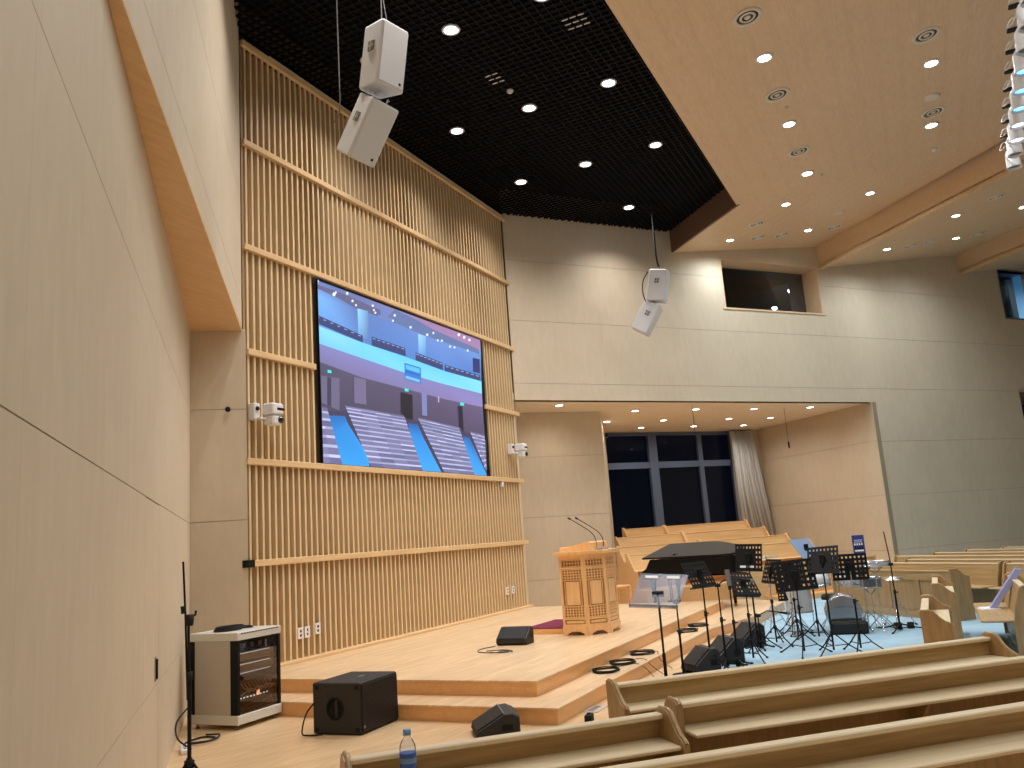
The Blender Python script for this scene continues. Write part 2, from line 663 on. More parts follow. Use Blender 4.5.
# right-hand wall with the alcove, the two high windows and the entry recess
panel_wall('wall_right', (16.42, 7.88), AR, 19.0, SEAM, 2.4,
           [(0.0, 10.83, 0, 4.74), (6.18, 9.50, 7.18, 8.52), (17.15, 18.6, 7.47, 9.02), (17.15, 19.0, 0, 5.08)], -1, 0.2)
# lower left wall, with a flush door
door_u = (3.95, 4.95)
panel_wall('wall_left', (7.74, 8.36), AQ + math.pi, 14.0, [0, 0.80, 2.19, 3.62, 5.1, 6.57, 8.0, 9.75], 2.9, [(door_u[0], door_u[1], 0, 2.186)], 1)
ca, sa = math.cos(AQ + math.pi), math.sin(AQ + math.pi)
mt = Matrix(((ca, -sa, 0, 7.74), (sa, ca, 0, 8.36), (0, 0, 1, 0), (0, 0, 0, 1)))
dr = struct('door_1')
MB().box(door_u[0] + 0.004, door_u[1] - 0.004, -0.05, 0.0, 0.006, 0.797).move(mt).build('door_panel', 'panel_laminate', dr)
MB().box(door_u[0] + 0.004, door_u[1] - 0.004, -0.05, 0.0, 0.803, 2.18).move(mt).build('door_panel', 'panel_laminate', dr)
MB().box(door_u[0], door_u[1], -0.2, -0.055, 0.0, 2.186).move(mt).build('door_frame', 'joint_dark', dr)
h = MB()
h.bbox(4.17, 4.22, 0.0, 0.008, 0.84, 1.02, 0.003).move(mt)
h.build('escutcheon', 'grey_plastic', dr)
h = MB()
h.bbox(4.18, 4.21, 0.008, 0.022, 0.855, 1.005, 0.004).move(mt)
h.build('door_handle', 'black_metal', dr)
# return wall between the left wall and the slats
rw = panel_wall('wall_left_return', (7.74, 8.36), math.atan2(-0.505, 0.47), 0.69, [0, 0.73, 2.2, 3.64, 4.73], 2, (), -1, 0.15)
tag(MB().lathe([(0.0, 0), (0.035, 0), (0.035, 0.03), (0.02, 0.045), (0.0, 0.045)], 12, (8.02, 7.99, 3.63), 'y', mat=Matrix.Rotation(D(180 - 48), 4, 'Z')).build('round_stop', 'black_metal'),
    'small black round knob on the narrow wall left of the slats', 'knob')
# upper left wall block, standing proud over the orange soffit
panel_wall('wall_left_upper', (8.17, 7.88), D(180 + 38.96), 13.5, [4.73, 5.12, 6.57, 8.0, 9.75], 2.9, (), 1, 0.15)
MB().prism([(8.17, 7.88), (7.74, 8.36), (2.1, 2.95)], 4.69, 4.72).move(Matrix.Translation((0, 0, 0))).build('ceiling', 'orange_wood', None, 'structure')

# alcove beyond the stage
panel_wall('wall_alcove_left', (17.30, 9.57), math.atan2(7.14 - 9.57, 19.77 - 17.30), 3.465, [0, 0.73, 2.2, 3.65, 4.74], 1.8, (), -1, 0.15)
panel_wall('wall_alcove_side', (19.77, 7.14), math.atan2(1.43, 4.18), 4.42, [0, 4.74], 5, (), -1, 0.1)
MB().prism([(16.42, 7.98), (16.6, 7.98), (17.4, 9.6), (17.2, 9.6)], 0, 4.74).build('wall_alcove_return', 'panel_laminate', None, 'structure')
aw = math.atan2(4.83 - 8.57, 28.51 - 23.95)
wl = math.hypot(4.83 - 8.57, 28.51 - 23.95)
panel_wall('wall_alcove_back', (23.95, 8.57), aw, wl, [0, 4.74], 6, [(0.02, 4.85, 1.0, 4.72)], -1, 0.25)
panel_wall('wall_alcove_right', (28.51, 4.83), math.atan2(1.08 - 4.83, 24.82 - 28.51), 5.27, [0, 0.73, 2.2, 3.68, 4.74], 2.7, (), -1, 0.15)
MB().prism([(16.42, 7.93), (24.84, 1.12), (24.95, 1.1), (28.7, 4.85), (24.0, 8.9), (19.9, 7.3), (17.3, 9.8), (16.6, 8.6)], 4.74, 4.9).build('ceiling', 'soffit_wood', None, 'structure')

# window_1: the tall dark window of the alcove
ca, sa = math.cos(aw), math.sin(aw)
mw = Matrix(((ca, sa, 0, 23.95), (sa, -ca, 0, 8.57), (0, 0, 1, 0), (0, 0, 0, 1)))
w1 = struct('window_1')
MB().box(0.02, 4.85, -0.16, -0.15, 1.0, 4.72).move(mw).build('pane', 'window_glass', w1)
fr = MB()
fr.box(0.02, 0.07, -0.2, -0.12, 1.0, 4.72).box(4.75, 4.85, -0.2, -0.06, 1.0, 4.72).box(0.16, 4.75, -0.2, -0.06, 1.0, 1.1).box(0.16, 4.75, -0.2, -0.06, 4.62, 4.72)
fr.move(mw).build('window_frame', 'window_frame', w1)
MB().box(1.58, 1.88, -0.22, -0.04, 1.1, 4.62).move(mw).build('mullion', 'window_frame', w1)
MB().box(3.46, 3.62, -0.2, -0.06, 1.1, 4.62).move(mw).build('mullion', 'window_frame', w1)
for u0, u1 in ((0.07, 1.58), (1.88, 3.46), (3.62, 4.75)):
    MB().box(u0, u1, -0.2, -0.06, 3.6, 3.79).move(mw).build('transom', 'window_frame', w1)

# curtain bunched at the right end of that window
cu = MB()
nf = 46
top, bot = [], []
for i in range(nf * 4 + 1):
    t = i / (nf * 4)
    a = 2 * math.pi * i / 18.0 + 1.2 * math.sin(t * 9)
    amp = 0.11 + 0.03 * math.sin(t * 23)
    top.append((4.62 + 0.86 * t, 0.16 + amp * math.sin(a) * 0.8, 4.70))
    bot.append((4.66 + 1.2 * t ** 0.95 - 0.02, 0.20 + amp * 1.5 * math.sin(a + 0.5 * math.sin(t * 12)), 1.0))
mid = [tuple(0.5 * (p + q) for p, q in zip(a_, b_)) for a_, b_ in zip(top, bot)]
mid = [(m_[0] - 0.10 * math.sin(math.pi * i / len(mid)), m_[1], m_[2]) for i, m_ in enumerate(mid)]
vs = top + mid + bot
n_ = len(top)
fs = []
for r_ in range(2):
    for i in range(n_ - 1):
        fs.append((r_ * n_ + i, r_ * n_ + i + 1, (r_ + 1) * n_ + i + 1, (r_ + 1) * n_ + i))
cu.add(vs, fs, True)
cu.move(mw)
co = cu.build('curtain', 'curtain_cloth')
sd = co.modifiers.new('thickness', 'SOLIDIFY')
sd.thickness = 0.006
tag(co, 'long grey pleated curtain bunched at the right of the dark alcove window', 'curtain')

# window_2: dark booth window high on the right wall
ca, sa = math.cos(AR), math.sin(AR)
mr = Matrix(((ca, sa, 0, 16.42), (sa, -ca, 0, 7.88), (0, 0, 1, 0), (0, 0, 0, 1)))     # u, n (towards the room), z
w2 = struct('window_2')
MB().box(6.18, 9.50, -0.62, -0.55, 7.1, 8.6).move(mr).build('pane', 'window_glass', w2)
rv = MB()
rv.box(6.10, 9.58, -0.62, 0.006, 8.50, 8.54).box(9.485, 9.53, -0.62, 0.006, 7.195, 8.50).box(6.15, 6.195, -0.62, 0.006, 7.195, 8.50).box(6.10, 9.58, -0.62, 0.02, 7.15, 7.195)
rv.move(mr).build('window_reveal', 'ceiling_wood', w2)
MB().box(6.18, 9.50, -0.545, -0.50, 7.18, 7.21).move(mr).build('window_sill', 'vent_white', w2)
rb = MB()
rb.box(5.6, 10.4, -3.3, -3.2, 6.9, 9.2).box(5.6, 10.4, -3.3, -0.62, 9.0, 9.1).box(5.5, 5.6, -3.3, -0.62, 6.9, 9.1).box(10.4, 10.5, -3.3, -0.62, 6.9, 9.1).box(5.6, 10.4, -3.3, -0.62, 6.9, 7.0)
rb.move(mr).build('booth_shell', 'night_blue', w2)
w3 = struct('window_3')
MB().box(17.15, 18.6, -0.5, -0.49, 7.47, 9.02).move(mr).build('pane', 'window_glass', w3)
f3 = MB()
f3.box(17.15, 17.20, -0.5, 0.004, 7.47, 9.02).box(17.15, 18.6, -0.5, 0.004, 7.42, 7.47).box(17.15, 18.6, -0.5, 0.004, 9.02, 9.07)
f3.move(mr).build('window_frame', 'window_frame', w3)
b3 = MB()
b3.box(16.8, 20.0, -2.2, -2.1, 7.0, 9.6).box(16.7, 16.8, -2.2, -0.5, 7.0, 9.6).box(20.0, 20.1, -2.2, -0.5, 7.0, 9.6).box(16.8, 20.0, -2.2, -0.5, 9.5, 9.6).box(16.8, 20.0, -2.2, -0.5, 7.0, 7.1)
b3.move(mr).build('booth_shell', 'booth_blue', w3)
MB().box(17.9, 17.93, -2.09, -2.05, 7.1, 8.4).move(mr).build('booth_post', 'night_blue', w3)
MB().box(16.8, 20.0, -2.09, -2.06, 8.38, 8.41).move(mr).build('booth_joint', 'window_frame', w3)
pb = mr @ Vector((18.2, -1.2, 9.3))
lb = lamp(pb.x, pb.y, pb.z, 190, (0.72, 0.88, 1.0))

# entry recess below it
er = struct('wall_right_recess')
MB().box(17.15, 20.5, -4.0, 0.0, 5.08, 5.2).move(mr).build('soffit', 'orange_wood', er)
MB().box(17.05, 17.15, -4.0, -0.018, 0, 5.08).move(mr).build('side', 'panel_laminate', er)
MB().box(17.15, 20.5, -4.1, -4.0, 0, 5.08).move(mr).build('back', 'panel_laminate', er)

# rest of the hall, behind and beside the camera
MB().prism([(-2.4, -1.3), (-2.2, -1.5), (-2.2, -11.2), (-2.6, -11.2)], 0, 10.6).build('wall_rear_left', 'panel_laminate', None, 'structure')
MB().prism([(-2.6, -11.1), (24.5, -11.1), (24.5, -11.4), (-2.6, -11.4)], 0, 11.0).build('wall_rear', 'panel_laminate', None, 'structure')
MB().prism([(31.1, -4.0), (31.4, -4.1), (24.6, -11.4), (24.2, -11.2)], 0, 11.0).build('wall_rear_right', 'panel_laminate', None, 'structure')

# ---------------------------------------------------------------- ceilings
# black open-cell ceiling over the stage
cb = struct('ceiling')
MB().prism([(-2, 2.8), (17.9, 2.8), (20.3, 5.2), (16.7, 8.4), (7, 8.6), (-2, 3.2)], 9.72, 9.8).build('plenum', 'black_paint', cb)
me_x = {}


def wall_y(xx):
    """upper limit of the grid in y at xx (left wall, slats, right wall)"""
    if xx < 8.17:
        return 7.88 - (8.17 - xx) * math.tan(D(38.96))
    if xx < 16.42:
        return 7.94
    return 7.88 - (xx - 16.42) * math.tan(D(38.96))


def wall_y0(xx):
    return 2.87 if xx < 17.85 else 2.87 + (xx - 17.85) * math.tan(AQ)


gx = 4.0
while gx < 20.2:
    y0, y1 = wall_y0(gx), wall_y(gx) - 0.02
    if y1 > y0 + 0.1:
        MB().box(gx - 0.006, gx + 0.006, y0, y1, 9.08, 9.125).build('grid_bar', 'grid_black', cb)
    gx += 0.125
gy = 3.0
while gy < 7.9:
    x0 = 8.17 - (7.88 - gy) / math.tan(D(38.96))
    x1 = min(16.42 + (7.88 - gy) / math.tan(D(38.96)), 17.85 + 3)
    if gy > 2.87:
        xe = 17.85 + (gy - 2.87) / math.tan(AQ)
        x1 = min(x1, xe)
    MB().box(max(x0, 3.5), x1 - 0.02, gy - 0.006, gy + 0.006, 9.079, 9.124).build('grid_bar', 'grid_black', cb)
    gy += 0.125

S0 = 0.1076
nq = (math.sin(AQ), -math.cos(AQ))


def z1(x, y):
    return 8.56 + 0.116 * ((x - 17.85) * nq[0] + (y - 2.84) * nq[1])


def slab(name, pts, mat, t=0.08, kind='structure', parent=None):
    lo = [Vector(p) for p in pts]
    return MB().loft(lo, [p + Vector((0, 0, t)) for p in lo]).build(name, mat, parent, kind)


slab('ceiling', [(-4, 2.84, 8.56), (17.85, 2.84, 8.56), (19.36, -2.25, hall_z(0, -2.25)), (10.5, -11.2, hall_z(0, -11.2)), (-4, -11.2, hall_z(0, -11.2))], 'ceiling_perforated')
Cn = Vector((17.85, 2.84))
qd = Vector((math.cos(AQ), math.sin(AQ)))
nqv = Vector(nq)


def qp(perp, along, z):
    p = Cn + nqv * perp + qd * along
    return (p.x, p.y, z)


slab('ceiling', [(17.85, 2.84, 8.56), (20.2, 5.09, 8.56), qp(4.95, 3.75, 9.13), (19.36, -2.25, hall_z(0, -2.25))], 'ceiling_perforated')
slab('ceiling', [qp(4.9, 3.8, 8.52), qp(4.9, -17, 8.52), qp(10.65, -17, 9.355), qp(10.65, 4.5, 9.355)], 'ceiling_wood')
slab('ceiling', [qp(10.6, 4.5, 8.8), qp(10.6, -17, 8.8), qp(16.0, -17, 9.5), qp(16.0, 5.3, 9.5)], 'ceiling_wood')


def fascia(name, perp, a0, a1, zb, zt):
    m = MB()
    m.loft([qp(perp, a0, zb), qp(perp + 0.1, a0, zb), qp(perp + 0.1, a1, zb), qp(perp, a1, zb)],
           [qp(perp, a0, zt), qp(perp + 0.1, a0, zt), qp(perp + 0.1, a1, zt), qp(perp, a1, zt)])
    o = m.build(name, 'orange_wood' if False else 'ceiling_wood', None, 'structure')
    m = MB()
    m.loft([qp(perp - 0.02, a0, zb - 0.05), qp(perp + 0.11, a0, zb - 0.05), qp(perp + 0.11, a1, zb - 0.05), qp(perp - 0.02, a1, zb - 0.05)],
           [qp(perp - 0.02, a0, zb + 0.03), qp(perp + 0.11, a0, zb + 0.03), qp(perp + 0.11, a1, zb + 0.03), qp(perp - 0.02, a1, zb + 0.03)])
    m.build('trim_1', 'rail_wood', None, 'structure')


fascia('ceiling_fascia', 4.9, 3.75, -17, 8.52, 10.3)
fascia('ceiling_fascia', 10.6, 4.45, -17, 8.78, 10.3)
# edges of the tan ceiling around the black opening
MB().box(-4, 17.87, 2.84, 2.87, 8.56, 9.75).build('ceiling_fascia', 'ceiling_wood', None, 'structure')
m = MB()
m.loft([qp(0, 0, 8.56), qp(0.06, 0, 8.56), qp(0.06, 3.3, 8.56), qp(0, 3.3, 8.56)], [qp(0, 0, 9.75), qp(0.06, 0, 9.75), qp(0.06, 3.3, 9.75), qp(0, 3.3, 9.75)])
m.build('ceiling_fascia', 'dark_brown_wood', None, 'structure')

# ---------------------------------------------------------------- downlights and ceiling fittings
ring_me = MB().lathe([(0.085, 0.02), (0.115, 0.02), (0.12, 0.0), (0.112, -0.008), (0.088, -0.006), (0.085, 0.02)], 24).mesh('trim_ring', 'white_plastic')
disc_cool = MB().lathe([(0.0, 0.0), (0.086, 0.0), (0.086, 0.012), (0.0, 0.012)], 24).mesh('diffuser', 'lamp_cool')
disc_warm = MB().lathe([(0.0, 0.0), (0.086, 0.0), (0.086, 0.012), (0.0, 0.012)], 24).mesh('diffuser', 'lamp_warm')


def downlight(x, y, z, power, col, disc, label, group, s=1.0, spread=None):
    t = thing('ceiling_light', label, 'ceiling light', (x, y, z), 0, group)
    a = inst('trim_ring', ring_me, t)
    b = inst('diffuser', disc, t)
    a.scale = b.scale = (s, s, 1)
    lamp(x, y, z - 0.03, power, col, t, spread=spread)


ROWN = {6.73: 'row nearest the slatted wall', 5.27: 'middle row', 3.80: 'row nearest the tan ceiling'}
for yy in (6.73, 5.27, 3.80):
    xs = (9.72, 12.4, 15.07) + ((17.8,) if yy == 5.27 else ())
    for i, xx in enumerate(xs):
        nth = ('first', 'second', 'third', 'fourth')[i]
        downlight(xx, yy, 9.075, P_STAGE, C_STAGE, disc_cool,
                  'round downlight in black grid ceiling, %s, %s from the left' % (ROWN[yy], nth), 'downlights in the black grid ceiling', 1.15, spread=132)
for yy, xs, rn in ((1.31, (12.46, 14.96, 17.45), 'left row of the tan ceiling'), (-1.05, (14.66, 17.18), 'right row of the tan ceiling')):
    for i, xx in enumerate(xs):
        downlight(xx, yy, hall_z(xx, yy) - 0.01, P_HALL, C_HALL, disc_warm,
                  'round downlight in the %s, %s from the top' % (rn, ('topmost', 'second', 'third')[i]), 'downlights in the tan ceiling', 1.15)
for (xx, yy), tx in zip(((20.09, 0.23), (21.78, 1.81), (18.93, 1.96), (20.53, 3.56)),
                        ('nearest the right beam', 'just above the high dark window', 'closest to the corner of the black opening', 'nearest the far hanging loudspeakers')):
    downlight(xx, yy, z1(xx, yy) - 0.01, P_HALL, C_HALL, disc_warm, 'small downlight in the sloping tan panel, %s' % tx, 'downlights in the sloping tan panel')


def z2(x, y):
    return 8.52 + 0.145 * ((x - 17.85) * nq[0] + (y - 2.84) * nq[1] - 4.9)


for (xx, yy), tx in zip(((24.03, 0.08), (22.33, -1.55), (25.36, -1.67), (23.74, -3.13)),
                        ('nearest the high dark window', 'upper one of the middle pair', 'lower one of the middle pair', 'at the right picture edge')):
    downlight(xx, yy, z2(xx, yy) - 0.01, P_HALL, C_HALL, disc_warm, 'small downlight between the two ceiling beams, %s' % tx, 'downlights between the beams')
AL = [(17.92, 7.46, 'over the pulpit side wall'), (21.74, 7.68, 'left end, near the window'), (20.42, 6.42, 'front row, second from left'), (23.99, 7.41, 'back row, above the left window pane'),
      (22.96, 6.42, 'middle row, second from left'), (25.23, 6.14, 'back row, above the window mullion'), (21.62, 5.15, 'front row, third from left'), (24.49, 4.9, 'middle row, third from left'),
      (26.58, 4.9, 'back row, above the curtain'), (23.0, 3.91, 'front row, fourth from left'), (25.49, 3.89, 'middle row, right end'), (24.2, 2.61, 'front row, right end')]
for xx, yy, tx in AL:
    downlight(xx, yy, 4.73, P_ALCOVE, C_ALCOVE, disc_warm, 'alcove downlight, %s' % tx, 'downlights in the alcove', 1.05)

# round air diffusers
vm1 = MB().lathe([(0.21, 0.0), (0.20, -0.02), (0.155, -0.012), (0.15, 0.01), (0.21, 0.01)], 28).mesh('outer_ring', 'vent_white')
vm2 = MB().lathe([(0.118, 0.0), (0.105, -0.02), (0.08, -0.012), (0.085, 0.005)], 24).lathe([(0.0, -0.012), (0.04, -0.016), (0.05, 0.0), (0.0, 0.0)], 20).mesh('cone', 'vent_white')
vm3 = MB().lathe([(0.0, -0.004), (0.165, -0.004), (0.165, 0.012), (0.0, 0.012)], 24).mesh('throat', 'vent_dark')


def vent(x, y, z, slope, label, s=1.0):
    t = thing('air_vent', label, 'air vent', (x, y, z), 0, 'round air vents in the ceiling', rot=slope)
    for nme, me_ in (('outer_ring', vm1), ('cone', vm2), ('throat', vm3)):
        inst(nme, me_, t).scale = (s, s, 1)


sl0 = (-math.atan(S0), 0, 0)
for (xx, yy), tx in zip(((11.24, 1.33), (13.74, 1.32), (16.24, 1.31), (13.67, -0.98), (16.61, -1.08)),
                        ('left row, at the top edge of the picture', 'left row, between the two upper lights', 'left row, third down', 'right row, above the upper light', 'right row, just above the second light')):
    vent(xx, yy, hall_z(xx, yy) - 0.005, sl0, 'round air vent in tan ceiling, %s' % tx)
for (xx, yy), tx in zip(((19.79, 2.76), (21.03, 2.95), (21.47, 2.42), (22.25, 1.21)),
                        ('upper left one above the high window', 'left one of the low pair', 'right one of the low pair', 'close to the right beam')):
    vent(xx, yy, z1(xx, yy) - 0.005, (-0.08, -0.08, 0), 'round air vent in the sloping tan panel, %s' % tx, 0.95)
for (xx, yy), tx in zip(((21.59, -2.37), (24.53, -0.52), (24.73, -1.02), (25.72, -2.23)),
                        ('topmost one', 'left one of the lower pair', 'right one of the lower pair', 'lowest right one')):
    vent(xx, yy, z2(xx, yy) - 0.005, (-0.10, -0.10, 0), 'round air vent between the two beams, %s' % tx, 0.95)
# flush speakers, sensors, sprinklers
fl = MB().lathe([(0.0, -0.012), (0.13, -0.012), (0.15, 0.0), (0.0, 0.0)], 20).mesh('cover', 'vent_white')
dm = MB().lathe([(0.0, -0.05), (0.04, -0.045), (0.055, -0.02), (0.06, 0.0), (0.0, 0.0)], 14).mesh('cover', 'white_plastic')
sp = MB().lathe([(0.0, -0.05), (0.02, -0.05), (0.012, -0.02), (0.035, -0.004), (0.035, 0.0), (0.0, 0.0)], 10).mesh('cover', 'vent_white')
for me_, nme, xx, yy, zz, lab, cat in (
        (fl, 'flush_speaker', 15.96, -1.05, hall_z(0, -1.05), 'flat round blank cover above the second vent of the right ceiling row', 'ceiling cover'),
        (dm, 'smoke_detector', 18.43, -1.10, hall_z(0, -1.10), 'small white smoke detector below the right row of downlights', 'smoke detector'),
        (fl, 'flush_speaker', 21.0, 1.01, z1(21.0, 1.01), 'flat round blank cover in the sloping tan panel near the right beam', 'ceiling cover'),
        (dm, 'smoke_detector', 11.69, 5.29, 9.078, 'white smoke detector in the black grid ceiling', 'smoke detector'),
        (sp, 'sprinkler', 14.3, 1.25, hall_z(0, 1.25), 'tiny sprinkler in the tan ceiling between left row fittings', 'sprinkler'),
        (sp, 'sprinkler', 13.3, -1.9, hall_z(0, -1.9), 'tiny sprinkler in the tan ceiling near the lighting bar, upper one', 'sprinkler'),
        (sp, 'sprinkler', 15.6, -1.9, hall_z(0, -1.9), 'tiny sprinkler in the tan ceiling near the lighting bar, lower one', 'sprinkler'),
        (sp, 'sprinkler', 17.75, 1.05, hall_z(0, 1.05), 'tiny sprinkler beside the lowest downlight of the left row', 'sprinkler')):
    tag(inst(nme, me_, None, (xx, yy, zz)), lab, cat)
for (x0, y0, n1, n2), tx in zip(((11.06, 5.21, 2, 3), (10.36, 3.44, 3, 3)), ('beside the smoke detector', 'at the top edge of the picture')):
    g = thing('ceiling_tabs', 'short pale tabs in black grid ceiling %s' % tx, 'ceiling tabs', (0, 0, 0))
    for i in range(n1):
        for j in range(n2):
            MB().box(x0 + j * 0.125 + 0.03, x0 + j * 0.125 + 0.05, y0 + i * 0.125 + 0.015, y0 + i * 0.125 + 0.105, 9.07, 9.078).build('tab', 'white_plastic', g)

